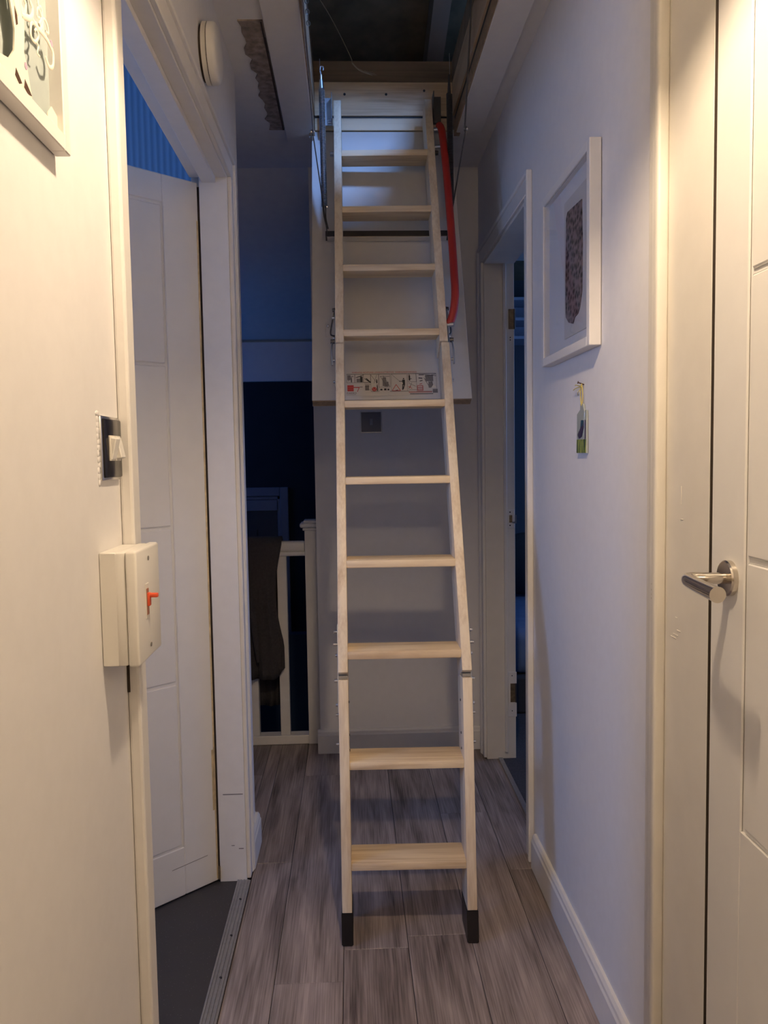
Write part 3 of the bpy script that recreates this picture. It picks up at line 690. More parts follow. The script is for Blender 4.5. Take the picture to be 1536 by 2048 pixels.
bm = bmesh.new(); cyl(bm, (0.3493, 2.74, 2.44), (0.349, 2.735, 2.50), 0.006, 0.003, 12); ob('hook', bm, 'darksteel', s2, smooth=True)
# thin wires above the springs
bm = bmesh.new(); tube(bm, [(-0.078, 2.74, 2.515), (-0.079, 2.76, 2.56)], 0.0013, 6); tube(bm, [(0.352, 2.74, 2.50), (0.354, 2.76, 2.58)], 0.0013, 6)
ob('spring_wire', bm, 'steel', hd)
# feet of the stand-off brackets on the panel
for x in (-0.058, 0.322):
    v0 = (1.655-P0.z)/pu.z
    bm = bmesh.new(); bx(bm, x-0.016, x+0.016, v0-0.028, v0+0.028, 0.0, 0.0025, 0.0008, PM); br = ob('bracket_plate', bm, 'hatch', hd)
    bm = bmesh.new(); bmesh.ops.create_uvsphere(bm, u_segments=12, v_segments=8, radius=0.006, matrix=Matrix.Translation(on_panel(x-0.008 if x < 0 else x+0.011, v0+0.012, 0.003))); ob('bolt', bm, 'bright', br, smooth=True)
# warning sticker
def pbox(bm, x0, x1, v0, v1, o0=0.0, th=0.0002): bx(bm, x0, x1, v0, v1, 0.0006+o0, 0.0006+o0+th, 0, PM)
SX0, SX1 = -0.009, 0.268
v_of = lambda z: (z-P0.z)/pu.z
SV1 = 0.1035; SV0 = 0.012
def sx(px): return SX0+(px-90)/(1350-90)*(0.279-SX0)   # layout helper in sticker units (width 1260)
def sv(py): return SV1-(py-75)*(SV1-SV0)/(440-75)
bm = bmesh.new(); pbox(bm, sx(80), sx(1360), sv(425), sv(75), -0.0006, 0.0005); st = ob('sticker', bm, 'sticker', hd)
def txt(body, px, py, size, mat, par, align='LEFT', sxx=1.0):
    cu_ = bpy.data.curves.new('lettering', 'FONT'); cu_.body = body; cu_.size = size; cu_.extrude = 0.00008; cu_.align_x = align
    to = bpy.data.objects.new('tmp_text', cu_); C.objects.link(to)
    bpy.context.view_layer.update()
    me = bpy.data.meshes.new_from_object(to.evaluated_get(bpy.context.evaluated_depsgraph_get())); bpy.data.objects.remove(to)
    me.transform(PM @ Matrix.Translation((sx(px), sv(py), 0.0007)) @ Matrix.Diagonal((sxx, 1, 1, 1)))
    me.materials.clear(); me.materials.append(M[mat]); me.name = 'lettering'
    o = bpy.data.objects.new('lettering', me); C.objects.link(o); o.parent = par; return o
for wd_, px in (('WARNING', 165), ('ACHTUNG', 320), ('UWAGA', 480), ('ATTENTION', 600), ('WARNUNG', 770), ('WARNING', 925)):
    txt(wd_, px, 102, 0.0075, 'redink', st, sxx=0.93 if wd_ != 'ATTENTION' else 0.83)
txt('FAKRO', 90, 398, 0.0085, 'ink', st, sxx=1.12)
def frame_rect(bm, a, b2, c, d, t=3, o=0):
    pbox(bm, sx(a), sx(b2), sv(d), sv(d-t), o); pbox(bm, sx(a), sx(b2), sv(c+t), sv(c), o); pbox(bm, sx(a), sx(a+t), sv(d), sv(c), o); pbox(bm, sx(b2-t), sx(b2), sv(d), sv(c), o)
def pline(bm, x0, y0, x1, y1, wd_=4, o=0):
    a = Vector((sx(x0), sv(y0))); b2 = Vector((sx(x1), sv(y1))); d = b2-a; L_ = d.length; ang = math.atan2(d.y, d.x); h = wd_*0.00022/2
    bx(bm, 0, L_, -h, h, 0.0006+o, 0.0008+o, 0, PM @ Matrix.Translation((a.x, a.y, 0)) @ Matrix.Rotation(ang, 4, 'Z'))
def pdisc(bm, x, y, r_, o=0, seg=20):
    bmesh.ops.create_cone(bm, cap_ends=True, segments=seg, radius1=r_*0.00022, radius2=r_*0.00022, depth=0.0002, matrix=PM @ Matrix.Translation((sx(x), sv(y), 0.0007+o)))
bm = bmesh.new()      # thin black line work of the pictograms
for (a, b2, c, d) in ((90, 205, 120, 240), (205, 320, 120, 240), (320, 425, 120, 235), (425, 538, 120, 370), (538, 698, 118, 308), (710, 935, 118, 368), (945, 1062, 118, 235), (1062, 1345, 118, 372)): frame_rect(bm, a, b2, c, d)
pline(bm, 90, 113, 1345, 113, 4)
for q in ((110, 215, 175, 140, 4), (130, 150, 190, 150, 5), (215, 165, 330, 125, 5), (340, 180, 420, 240, 9), (330, 240, 425, 240, 4), (430, 130, 500, 230, 4), (510, 130, 470, 250, 4),
          (560, 150, 650, 300, 5), (600, 140, 690, 300, 5), (560, 150, 690, 150, 5), (720, 125, 830, 225, 3), (1170, 175, 1250, 325, 6), (1230, 150, 1310, 310, 6), (1170, 130, 1345, 150, 7), (1180, 160, 1340, 125, 5),
          (340, 260, 420, 262, 4), (345, 300, 410, 285, 5), (350, 330, 420, 345, 4), (950, 250, 1050, 300, 4), (1000, 245, 950, 340, 4), (960, 350, 1060, 350, 4), (690, 366, 960, 366, 6)): pline(bm, *q)
ob('line_drawing', bm, 'ink', st)
bm = bmesh.new()      # silhouettes
pdisc(bm, 885, 188, 11); pbox(bm, sx(866), sx(903), sv(280), sv(203)); pline(bm, 820, 226, 870, 226, 9); pline(bm, 872, 280, 866, 348, 14); pline(bm, 895, 275, 874, 340, 14)
pdisc(bm, 292, 142, 9); pbox(bm, sx(278), sx(312), sv(232), sv(152)); pline(bm, 225, 165, 285, 150, 8)
pdisc(bm, 156, 170, 6); pbox(bm, sx(150), sx(163), sv(232), sv(177)); pdisc(bm, 968, 133, 7); pbox(bm, sx(958), sx(978), sv(215), sv(142)); pline(bm, 960, 185, 1000, 190, 9)
pline(bm, 362, 178, 425, 238, 15); pdisc(bm, 508, 200, 8); pbox(bm, sx(502), sx(518), sv(250), sv(208)); pdisc(bm, 514, 275, 8); pbox(bm, sx(508), sx(522), sv(360), sv(285))
pbox(bm, sx(965), sx(1290), sv(411), sv(402)); pbox(bm, sx(270), sx(312), sv(304), sv(297)); pbox(bm, sx(90), sx(215), sv(410), sv(408)); pbox(bm, sx(555), sx(585), sv(352), sv(330)); pbox(bm, sx(608), sx(640), sv(352), sv(325)); pbox(bm, sx(655), sx(680), sv(352), sv(330))
pline(bm, 1100, 135, 1170, 135, 12); pline(bm, 1095, 180, 1150, 185, 14); pline(bm, 1110, 225, 1150, 215, 12); pline(bm, 770, 355, 805, 348, 8)
ob('silhouette_print', bm, 'ink', st)
bm = bmesh.new()
pbox(bm, sx(590), sx(640), sv(290), sv(165)); pbox(bm, sx(615), sx(672), sv(298), sv(230)); pbox(bm, sx(1190), sx(1300), sv(230), sv(140)); pbox(bm, sx(1230), sx(1290), sv(320), sv(235)); pbox(bm, sx(1285), sx(1355), sv(395), sv(340)); pbox(bm, sx(228), sx(280), sv(232), sv(180)); pbox(bm, sx(100), sx(145), sv(200), sv(130))
pbox(bm, sx(345), sx(400), sv(350), sv(275))
ob('grey_shading', bm, 'greyink', st)
bm = bmesh.new()
pbox(bm, sx(98), sx(186), sv(360), sv(274), 0.0001); pbox(bm, sx(186), sx(268), sv(312), sv(300)); pdisc(bm, 472, 334, 34); pline(bm, 262, 310, 236, 368, 8)
for q in ((720, 358, 778, 270, 8), (778, 270, 836, 358, 8), (720, 358, 836, 358, 8)): pline(bm, *q)
for y in (290, 315, 340, 360): pline(bm, 1075, y, 1150, y, 9)
pline(bm, 1075, 290, 1075, 360, 8); pline(bm, 1150, 290, 1150, 360, 8); pline(bm, 945, 300, 1000, 330, 7); pline(bm, 985, 290, 960, 320, 6); pline(bm, 1105, 270, 1140, 262, 8)
ob('red_print', bm, 'redink', st)
bm = bmesh.new(); pbox(bm, sx(950), sx(1275), sv(390), sv(372)); 
for y in (302, 330): pbox(bm, sx(104), sx(180), sv(y+3), sv(y), 0.0003)
ob('pink_print', bm, 'pinkink', st)
bm = bmesh.new(); pdisc(bm, 862, 255, 12, 0.0003); prism_pts = [(1268, 322), (1340, 322), (1304, 268)]
vs = [bm.verts.new(PM @ Vector((sx(a), sv(c), 0.0010))) for a, c in prism_pts]; bm.faces.new(vs)
for px in (458, 486): pdisc(bm, px, 326, 5, 0.0003, 8)
pline(bm, 455, 345, 489, 345, 4, 0.0003)
ob('white_print', bm, 'paper', st)

# loft pull cord with frayed end
cd = [(-0.095, 2.80, 2.80), (-0.04, 2.86, 2.745), (0.0228, 2.90, 2.640), (0.030, 2.90, 2.615), (0.054, 2.905, 2.594), (0.1007, 2.90, 2.572)]
bm = bmesh.new(); tube(bm, smooth_path(cd[:4], 5), 0.0016, 6); tube(bm, smooth_path(cd[3:], 4), [0.0022, 0.0035, 0.003, 0.0028, 0.0034, 0.003, 0.0022, 0.0016, 0.001][:9], 6)
for k in range(6):
    tube(bm, [(0.07+0.004*k, 2.90, 2.588-0.002*k), (0.085+0.006*k, 2.895, 2.58-0.006*(k % 3)+0.003)], 0.0006, 4)
ob('pull_cord', bm, 'rope', None, smooth=True, label='frayed pale cord slanting across the dark loft opening', cat='cord')
# small chain at the left side of the opening
ch = thing('chain', (-0.099, 2.35, 2.46), 'small steel chain at the left side of the loft opening', 'chain')
for k in range(10):
    t = k/9; c = Vector((-0.0955, 2.12+0.20*t, 2.455+0.012*math.sin(PI*t)-0.01)); 
    pts = [c+Vector(((0.005*math.sin(a)) if k % 2 else 0, 0.013*math.cos(a), 0.006*math.sin(a) if k % 2 == 0 else 0)) for a in [2*PI*i/12 for i in range(13)]]
    bm = bmesh.new(); tube(bm, pts, 0.0013, 5, nrm=(0.3, 0.2, 0.9)); ob('link', bm, 'steel', ch, smooth=True)

# ------------------------------------------------------------------ loft ladder
LX0, LX1 = -0.044, 0.301
la = thing('loft_ladder', ((LX0+LX1)/2, 1.97, 0), 'three-section pine loft ladder standing on the hall floor on black feet', 'ladder', rotz=math.radians(-1.6))
SW, SD = 0.0255, 0.100
TL = math.atan2(1.0, 0.10)
def yfront(z): return 1.95+0.10*z if z < 0.69 else 2.016+(z-0.68)*0.4755
def stile(x0, za, zb, th, nm='stile', mat='pine_z'):
    """timber along the ladder rake, front face from height za to zb, square ends"""
    U, B = up_dir(th), bk_dir(th)
    a = Vector((0, yfront(za), za)); L_ = (zb-za)/U.z
    mm_ = Matrix(((1, 0, 0, 0), (0, B.y, U.y, a.y), (0, B.z, U.z, a.z), (0, 0, 0, 1)))
    bm = bmesh.new(); bx(bm, x0, x0+SW, 0, SD, 0, L_, 0.0022, mm_, seg=2)
    return ob(nm, bm, mat, la, smooth=True), mm_, L_
sections = {}
for side, x0 in (('l', LX0), ('r', LX1-SW)):
    # lower section, cut level at the floor inside the rubber foot
    U, B = up_dir(TL), bk_dir(TL)
    o, mm_, L_ = stile(x0, 0.028, 0.668, TL); sections[side+'0'] = o
    bm = bmesh.new()
    z0, z1 = 0.0015, 0.083
    prism(bm, [(yfront(0.0)-0.003, z0), (yfront(0.0)+SD+0.003, z0), (yfront(z1)+SD+0.004, z1-0.006), (yfront(z1)-0.003, z1)], 0, x0-0.002, x0+SW+0.002)
    bmesh.ops.bevel(bm, geom=bm.edges[:], offset=0.002, segments=2, affect='EDGES')
    ob('rubber_foot', bm, 'rubber', la, smooth=True, label='black rubber foot')
    o, mm_, L_ = stile(x0, 0.688, 1.583, TH); sections[side+'1'] = o
    o, mm_, L_ = stile(x0 if side == 'l' else x0-0.004, 1.587, 2.478, TH); sections[side+'2'] = o
for z in (0.184, 0.438, 0.716, 0.940, 1.162, 1.384, 1.606, 1.824, 2.034, 2.250):
    y0 = yfront(z)+0.004; low = z < 0.69
    bm = bmesh.new()
    bx(bm, LX0+SW-0.001, LX1-SW+0.001-(0.004 if z > 1.6 else 0), y0, y0+0.103, z, z+0.021, 0.0035, seg=2)
    ob('tread', bm, 'pine_x', la, smooth=True)
# joint hardware between the sections
def bolt(p, dirx, r_=0.005, par=None, mat='bright', L_=0.008):
    bm = bmesh.new(); cyl(bm, p, Vector(p)+Vector((dirx*L_, 0, 0)), r_, r_*0.8, 12); return ob('bolt', bm, mat, par, smooth=True)
for side, xs, dr in (('l', LX0, -1), ('r', LX1, 1)):
    for zj, par in ((0.678, la), (1.585, la)):
        th = TH; yy = yfront(zj)
        a = Vector((xs+dr*0.0005, yy+0.020, zj-0.09 if zj < 1 else zj-0.11)); b2 = Vector((xs+dr*0.0005, yy+0.030, zj+0.09))
        if zj < 1: a = Vector((a.x, yfront(0.588)+0.022, 0.588)); b2 = Vector((b2.x, yfront(0.79)+0.022, 0.79))
        else: a = Vector((a.x, yfront(1.45)+0.018, 1.45)); b2 = Vector((b2.x, yfront(1.68)+0.022, 1.68))
        pl_ = flatbar('hinge_plate', a, b2, 0.026, 0.003, 'steel', la)
        for k, q in enumerate((0.06, 0.35, 0.66, 0.95)):
            p = a.lerp(b2, q); bolt((p.x, p.y-0.004, p.z), dr, 0.0052, pl_, L_=0.010 if k % 2 else 0.007)
    # lower bolts on the bottom section
    for z in (0.50, 0.575):
        bolt((xs, yfront(z)+0.02, z), dr, 0.004, sections[side+'0'])
    # inner face screw heads
    for z in (0.515, 0.60, 0.475):
        xi = xs-dr*SW; bolt((xi, yfront(z)+0.045, z), -dr, 0.0035, sections[side+'0'], 'darksteel', 0.002)
    bolt((xs, yfront(0.75)+0.02, 0.75), dr, 0.005, sections[side+'1'], L_=0.012)
# dark pads in the joint gap at z 0.678
for x0 in (LX0, LX1-SW):
    bm = bmesh.new(); bx(bm, x0+0.001, x0+SW-0.001, yfront(0.668)+0.012, yfront(0.668)+0.07, 0.6685, 0.676, 0.001); ob('joint_pad', bm, 'steel', la)
# locking levers beside the middle joint
for xs, dr in ((LX0, -1), (LX1, 1)):
    bm = bmesh.new(); tube(bm, smooth_path([(xs+dr*0.010, yfront(1.59)+0.02, 1.592), (xs+dr*0.012, yfront(1.56)+0.012, 1.56), (xs+dr*0.010, yfront(1.51)+0.012, 1.515)], 5), 0.0028, 8)
    lv = ob('locking_lever', bm, 'bright', la, smooth=True)
    bm = bmesh.new(); cyl(bm, (xs, yfront(1.592)+0.02, 1.592), (xs+dr*0.015, yfront(1.592)+0.02, 1.592), 0.007, seg=14); ob('lever_hub', bm, 'darksteel', lv, smooth=True)
    # strut from ladder to the panel bracket
    bm = bmesh.new(); tube(bm, smooth_path([(xs+dr*0.004, yfront(1.70)+0.045, 1.695), (xs+dr*0.014, yfront(1.66)+0.06, 1.648), (xs+dr*0.016, yfront(1.64)+0.072, 1.625), (xs+dr*0.004, yfront(1.62)+0.070, 1.618)], 5), 0.0026, 8)
    ob('stand_off_strut', bm, 'darksteel', la, smooth=True)
    bolt((xs, yfront(1.70)+0.045, 1.70), dr, 0.007, la, 'darksteel', 0.010)
# hinge brackets at the top of the ladder
for xs, dr, mt_ in ((LX0, -1, 'steel'), (LX1-0.004, 1, 'darksteel')):
    bm = bmesh.new()
    xa, xb = sorted((xs+dr*0.001, xs+dr*0.004)); yb = yfront(2.45)
    bx(bm, xa+dr*0.004, xb+dr*0.004, yb-0.002, yb+0.045, 2.41, 2.500, 0.001)
    xa, xb = sorted((xs+dr*0.005, xs+dr*0.036)); bx(bm, xa, xb, yb+0.046, yb+0.0495, 2.405, 2.50, 0.001)
    bk_ = ob('top_bracket', bm, mt_, la)
    bolt((xs+dr*0.008, yb+0.02, 2.405), dr, 0.006, bk_, mt_, 0.012)
    bolt((xs+dr*0.002, yfront(2.27)+0.03, 2.27), dr, 0.009, la, mt_, 0.012)
# red handrail on the right stile
bm = bmesh.new()
hp_ = smooth_path([(0.318, yfront(2.37)+0.006, 2.370), (0.324, yfront(2.33)-0.006, 2.335), (0.328, yfront(2.2)-0.012, 2.20), (0.330, yfront(2.0)-0.012, 2.0), (0.329, yfront(1.82)-0.012, 1.82),
                   (0.327, yfront(1.73)-0.010, 1.735), (0.318, yfront(1.67)+0.004, 1.672), (0.304, yfront(1.635)+0.018, 1.640)], 8)
tube(bm, hp_, 0.0125, 16)
hr = ob('handrail', bm, 'red', la, smooth=True, label='red coated metal handrail')
for z in (2.355, 2.285, 1.64):
    bm = bmesh.new(); cyl(bm, (LX1-0.005, yfront(z)+0.012, z), (LX1+0.018, yfront(z)+0.006, z), 0.007, seg=12); ob('rail_fixing', bm, 'steel', hr, smooth=True)

# the ladder leans very slightly to the left as it rises
shear = Matrix(((1, -0.0205, 0, 0.0205*1.97), (0, 1, 0, 0), (0, 0, 1, 0), (0, 0, 0, 1)))
for o_ in la.children_recursive: o_.data.transform(shear)

# ------------------------------------------------------------------ light switch on the left wall
sw = thing('light_switch', (XL, 1.105, 1.257), 'dark metal double light switch with cream rockers on the left wall', 'light switch')
bm = bmesh.new()
bx(bm, XL, XL+0.0045, 1.066, 1.150, 1.2135, 1.3000, 0.002, seg=2); ob('back_plate', bm, 'bright', sw, smooth=True)
bm = bmesh.new(); bx(bm, XL+0.004, XL+0.0068, 1.070, 1.148, 1.2175, 1.2960, 0.0016, seg=2); ob('face_plate', bm, 'switchblack', sw, smooth=True)
for k, (y0, tilt) in enumerate(((1.089, 12), (1.1135, -12))):
    mt_ = Matrix.Translation((XL+0.0075, y0+0.0105, 1.257)) @ Matrix.Rotation(math.radians(tilt), 4, 'Y')
    box('rocker_surround', XL+0.0065, XL+0.0092, y0-0.0010, y0+0.0218, 1.2400, 1.2740, 'creamplastic', sw, bev=0.0006)
    bm = bmesh.new(); bx(bm, -0.003, 0.0060, -0.0098, 0.0098, -0.0145, 0.0145, 0.001, mt_); ob('rocker', bm, 'plastic', sw)
# ragged filler around the plate
bm = bmesh.new(); rnd = random.Random(9)
for i in range(12):
    z = 1.212+0.0075*i; bmesh.ops.create_icosphere(bm, subdivisions=2, radius=1, matrix=Matrix.Translation((XL+0.0002, 1.0632+rnd.uniform(-.0012, .0012), z)) @ Matrix.Diagonal((0.0016, 0.0035+rnd.uniform(0, .0015), 0.0060, 1)))
bmesh.ops.create_icosphere(bm, subdivisions=2, radius=1, matrix=Matrix.Translation((XL+0.0002, 1.064, 1.302)) @ Matrix.Diagonal((0.002, 0.008, 0.004, 1)))
ob('filler_edge', bm, 'wall', sw, smooth=True)

# ------------------------------------------------------------------ white switch box with red lever
ib = thing('isolator_box', (XL, 1.10, 1.04), 'white surface-mounted switch box with small red lever on the left door frame', 'switch box')
bm = bmesh.new(); bx(bm, XL+0.0186, -0.2965, 1.047, 1.166, 0.9705, 1.1205, 0.003, seg=2); bx(bm, XL+0.0004, XL+0.022, 1.047, 1.152, 0.9705, 1.1205, 0.001); ob('back_box', bm, 'plastic', ib, smooth=True)
bm = bmesh.new(); bx(bm, -0.2962, -0.2815, 1.0455, 1.1675, 0.9690, 1.1220, 0.0035, seg=3); ob('cover', bm, 'plastic', ib, smooth=True)
bm = bmesh.new(); bx(bm, -0.2822, -0.2808, 1.085, 1.1020, 1.025, 1.073, 0.0005); sl = ob('slot', bm, 'creamplastic', ib)
bm = bmesh.new(); bx(bm, -0.2812, -0.2800, 1.0885, 1.0985, 1.030, 1.066, 0.0003); ob('slot_recess', bm, simple('dull_red_slot', (0.35, 0.16, 0.10), 0.5), sl)
bm = bmesh.new(); bx(bm, -0.281, -0.2768, 1.0890, 1.0980, 1.042, 1.060, 0.001, seg=2); bx(bm, -0.279, -0.2662, 1.090, 1.097, 1.0535, 1.0595, 0.0015, seg=2); ob('lever', bm, 'redlever', ib, smooth=True)
for z in (0.986, 1.106):
    bm = bmesh.new(); cyl(bm, (-0.2817, 1.106, z), (-0.2806, 1.106, z), 0.0032, seg=14); cap = ob('screw', bm, 'greyink', ib)
# gap in the frame under the box
bm = bmesh.new(); bx(bm, XL+0.0002, XL+0.004, 1.1533, 1.1548, 0.905, 0.962); ob('gap', bm, 'crack', d1)

# ------------------------------------------------------------------ far light switch
s2_ = thing('light_switch', (0.085, YF, 1.38), 'square slate-grey light switch on the far wall just below the hatch panel', 'light switch')
bm = bmesh.new(); bx(bm, 0.041, 0.130, YF-0.004, YF, 1.337, 1.426, 0.002, seg=2); ob('back_plate', bm, 'steel', s2_)
bm = bmesh.new(); bx(bm, 0.045, 0.126, YF-0.0075, YF-0.004, 1.341, 1.422, 0.0015, seg=2); ob('face_plate', bm, simple('slate_plate', (0.10, 0.11, 0.15), 0.3, 0.5), s2_)
bm = bmesh.new(); bx(bm, 0.0790, 0.0925, YF-0.0115, YF-0.007, 1.368, 1.395, 0.001); ob('rocker', bm, simple('grey_rocker', (0.22, 0.23, 0.27), 0.4), s2_)

# ------------------------------------------------------------------ smoke alarm on the left wall
sa = thing('smoke_alarm', (XL, 1.965, 2.190), 'round white smoke alarm above the bathroom door on the left', 'smoke alarm')
c0 = (XL, 1.965, 2.190)
bm = bmesh.new(); lathe(bm, [(0.060, 0), (0.060, 0.012)], c0, (1, 0, 0), 48); ob('mounting_plate', bm, 'crack', sa, smooth=True)
bm = bmesh.new(); lathe(bm, [(0.050, 0.011), (0.0665, 0.012), (0.0665, 0.0225), (0.050, 0.0228)], (XL-0.006, 1.965, 2.190), (1, 0, 0), 48); ob('base', bm, 'creamplastic', sa, smooth=True)
bm = bmesh.new(); lathe(bm, [(0.0620, 0.0225), (0.0620, 0.0245)], (XL-0.006, 1.965, 2.190), (1, 0, 0), 48); ob('vent_slot', bm, 'crack', sa, smooth=True)
bm = bmesh.new(); lathe(bm, [(0.050, 0.0243), (0.0665, 0.0245), (0.0665, 0.036), (0.0640, 0.041), (0.058, 0.0445), (0.030, 0.0465), (0.0, 0.047)], (XL-0.006, 1.965, 2.190), (1, 0, 0), 48); ob('cover', bm, 'plastic', sa, smooth=True)

# ------------------------------------------------------------------ picture on the right wall
def frame_thing(name, xw, sgn, y0, y1, z0, z1, depth, bw, label, mat='gloss'):
    t = thing(name, (xw, (y0+y1)/2, z0), label, 'picture')
    xa, xb = xw+sgn*0.0015, xw+sgn*depth
    for q in ((y0, y0+bw, z0, z1), (y1-bw, y1, z0, z1), (y0+bw, y1-bw, z0, z0+bw), (y0+bw, y1-bw, z1-bw, z1)):
        bm = bmesh.new(); bx(bm, min(xa, xb), max(xa, xb), *q, 0.0012); ob('frame_side', bm, mat, t)
    return t
pr = frame_thing('framed_picture', XR, -1, 1.690, 2.113, 1.468, 1.895, 0.027, 0.021, 'white box frame with dark mosaic-like print on the right wall')
box('mount_card', XR-0.010, XR-0.008, 1.711, 2.092, 1.489, 1.874, 'mount', pr)
box('inner_mount', XR-0.0125, XR-0.0100, 1.750, 1.940, 1.515, 1.835, simple('grey_paper', (0.60, 0.58, 0.56), 0.8), pr)
bm = bmesh.new()
prism(bm, [(1.790, 1.800), (1.905, 1.806), (1.917, 1.795), (1.921, 1.70), (1.924, 1.60), (1.920, 1.565), (1.895, 1.548), (1.860, 1.540), (1.845, 1.552), (1.820, 1.556), (1.806, 1.566), (1.798, 1.58), (1.788, 1.60), (1.785, 1.70)], 0, XR-0.0145, XR-0.0125)
ob('print', bm, 'mosaic', pr)
box('glazing', XR-0.0225, XR-0.0215, 1.711, 2.092, 1.489, 1.874, 'glass', pr)

# ------------------------------------------------------------------ picture on the left wall
plf = frame_thing('framed_picture', XL, 1, 0.45, 0.948, 1.585, 2.085, 0.019, 0.018, 'white frame with paper-cut tree artwork at the upper left')
box('backing_sheet', XL+0.0015, XL+0.004, 0.468, 0.930, 1.603, 2.067, 'skypaper', plf)
bm = bmesh.new()
A0, A1 = XL+0.0135, XL+0.0150
dy = 0.0
trunk = [(0.800, 1.740), (0.822, 1.740), (0.826, 1.69), (0.838, 1.688), (0.8366, 1.6637), (0.8335, 1.6447), (0.8408, 1.6299), (0.8495, 1.6073), (0.8496, 1.6040), (0.77, 1.6040), (0.7741, 1.6150), (0.7965, 1.6207), (0.8092, 1.6344), (0.8125, 1.6552), (0.8084, 1.6684), (0.795, 1.70), (0.78, 1.73)]
prism(bm, trunk, 0, A0, A1)
def ribbon(pts, w0, w1):
    P3 = smooth_path([(A0+0.001, p[0], p[1]) for p in pts], 6); n2 = len(P3)
    tube(bm, P3, [w0+(w1-w0)*i/(n2-1) for i in range(n2)], 8, flat=0.35, nrm=(1, 0, 0))
for pts, a, c in (([(0.823, 1.674), (0.8143, 1.683), (0.809, 1.71), (0.795, 1.76)], .004, .003), ([(0.8333, 1.6777), (0.8305, 1.69), (0.828, 1.71), (0.822, 1.76)], .003, .0025), ([(0.8397, 1.6819), (0.8453, 1.6952), (0.84, 1.7018), (0.838, 1.74)], .0026, .002),
                  ([(0.8330, 1.6790), (0.8500, 1.6850), (0.8593, 1.6914), (0.8625, 1.7012), (0.855, 1.7085), (0.850, 1.74)], .0036, .002), ([(0.8593, 1.6900), (0.8721, 1.6880), (0.8829, 1.6905), (0.8889, 1.7037), (0.879, 1.7134), (0.8754, 1.73)], .003, .002),
                  ([(0.8740, 1.6880), (0.894, 1.6895), (0.9077, 1.6878), (0.9166, 1.6826), (0.9145, 1.6685), (0.9024, 1.6629), (0.8937, 1.6690)], .003, .0022), ([(0.872, 1.6907), (0.858, 1.6846), (0.8548, 1.6705), (0.8660, 1.6700), (0.8758, 1.6800), (0.8714, 1.6853), (0.8652, 1.6803)], .0024, .0014),
                  ([(0.8788, 1.6934), (0.8893, 1.7073), (0.8855, 1.7148), (0.8758, 1.7071), (0.8751, 1.6999), (0.8819, 1.7018)], .0022, .0014), ([(0.890, 1.688), (0.8914, 1.7058), (0.9026, 1.7061), (0.9055, 1.6987), (0.8969, 1.6963)], .002, .0014), ([(0.868, 1.672), (0.8738, 1.6693), (0.8707, 1.6612), (0.8772, 1.661)], .002, .0012),
                  ([(0.80, 1.70), (0.76, 1.72), (0.72, 1.76)], .006, .003), ([(0.805, 1.74), (0.81, 1.80), (0.78, 1.85), (0.74, 1.86), (0.73, 1.83)], .006, .002), ([(0.82, 1.74), (0.86, 1.80), (0.90, 1.82), (0.91, 1.79), (0.89, 1.78)], .004, .002), ([(0.80, 1.75), (0.74, 1.80), (0.67, 1.82), (0.64, 1.79), (0.66, 1.77)], .005, .002), ([(0.83, 1.75), (0.84, 1.85), (0.87, 1.92), (0.90, 1.90), (0.88, 1.88)], .004, .002), ([(0.79, 1.76), (0.72, 1.90), (0.66, 1.95), (0.63, 1.92), (0.65, 1.90)], .005, .002)):
    ribbon(pts, a, c)
ob('paper_cutout', bm, 'paper', plf, smooth=True)
bm = bmesh.new()
prism(bm, [(0.468, 1.603), (0.77, 1.603), (0.774, 1.612), (0.70, 1.622), (0.468, 1.620)], 0, A0-0.003, A1-0.003)
prism(bm, [(0.900, 1.603), (0.930, 1.603), (0.930, 1.622), (0.914, 1.626), (0.902, 1.615)], 0, A0-0.003, A0-0.002)
ob('paper_hill', bm, 'paper', plf)
bm = bmesh.new()
prism(bm, [(0.8111, 1.6188), (0.8246, 1.6102), (0.8174, 1.6066), (0.8084, 1.611)], 0, A1, A1+0.0003); ob('cut_slit', bm, 'nail', plf); bm = bmesh.new(); prism(bm, [(0.8323, 1.6177), (0.8486, 1.6085), (0.839, 1.6059), (0.8293, 1.6088)], 0, A1, A1+0.0003); ob('cut_slit', bm, 'nail', plf); bm = bmesh.new()
prism(bm, [(0.814, 1.6780), (0.8195, 1.6720), (0.8205, 1.664), (0.8165, 1.661), (0.8145, 1.668)], 0, A1, A1+0.0003)
ob('cut_slit', bm, 'nail', plf)
M['lilac'] = simple('lilac_paper', (0.42, 0.32, 0.42), 0.8)
for (y, z) in ((0.9110, 1.6905), (0.8360, 1.6320)):
    bm = bmesh.new(); cyl(bm, (A1-0.001, y, z), (A1+0.0005, y, z), 0.0035, seg=12); ob('lilac_dot', bm, 'lilac', plf)

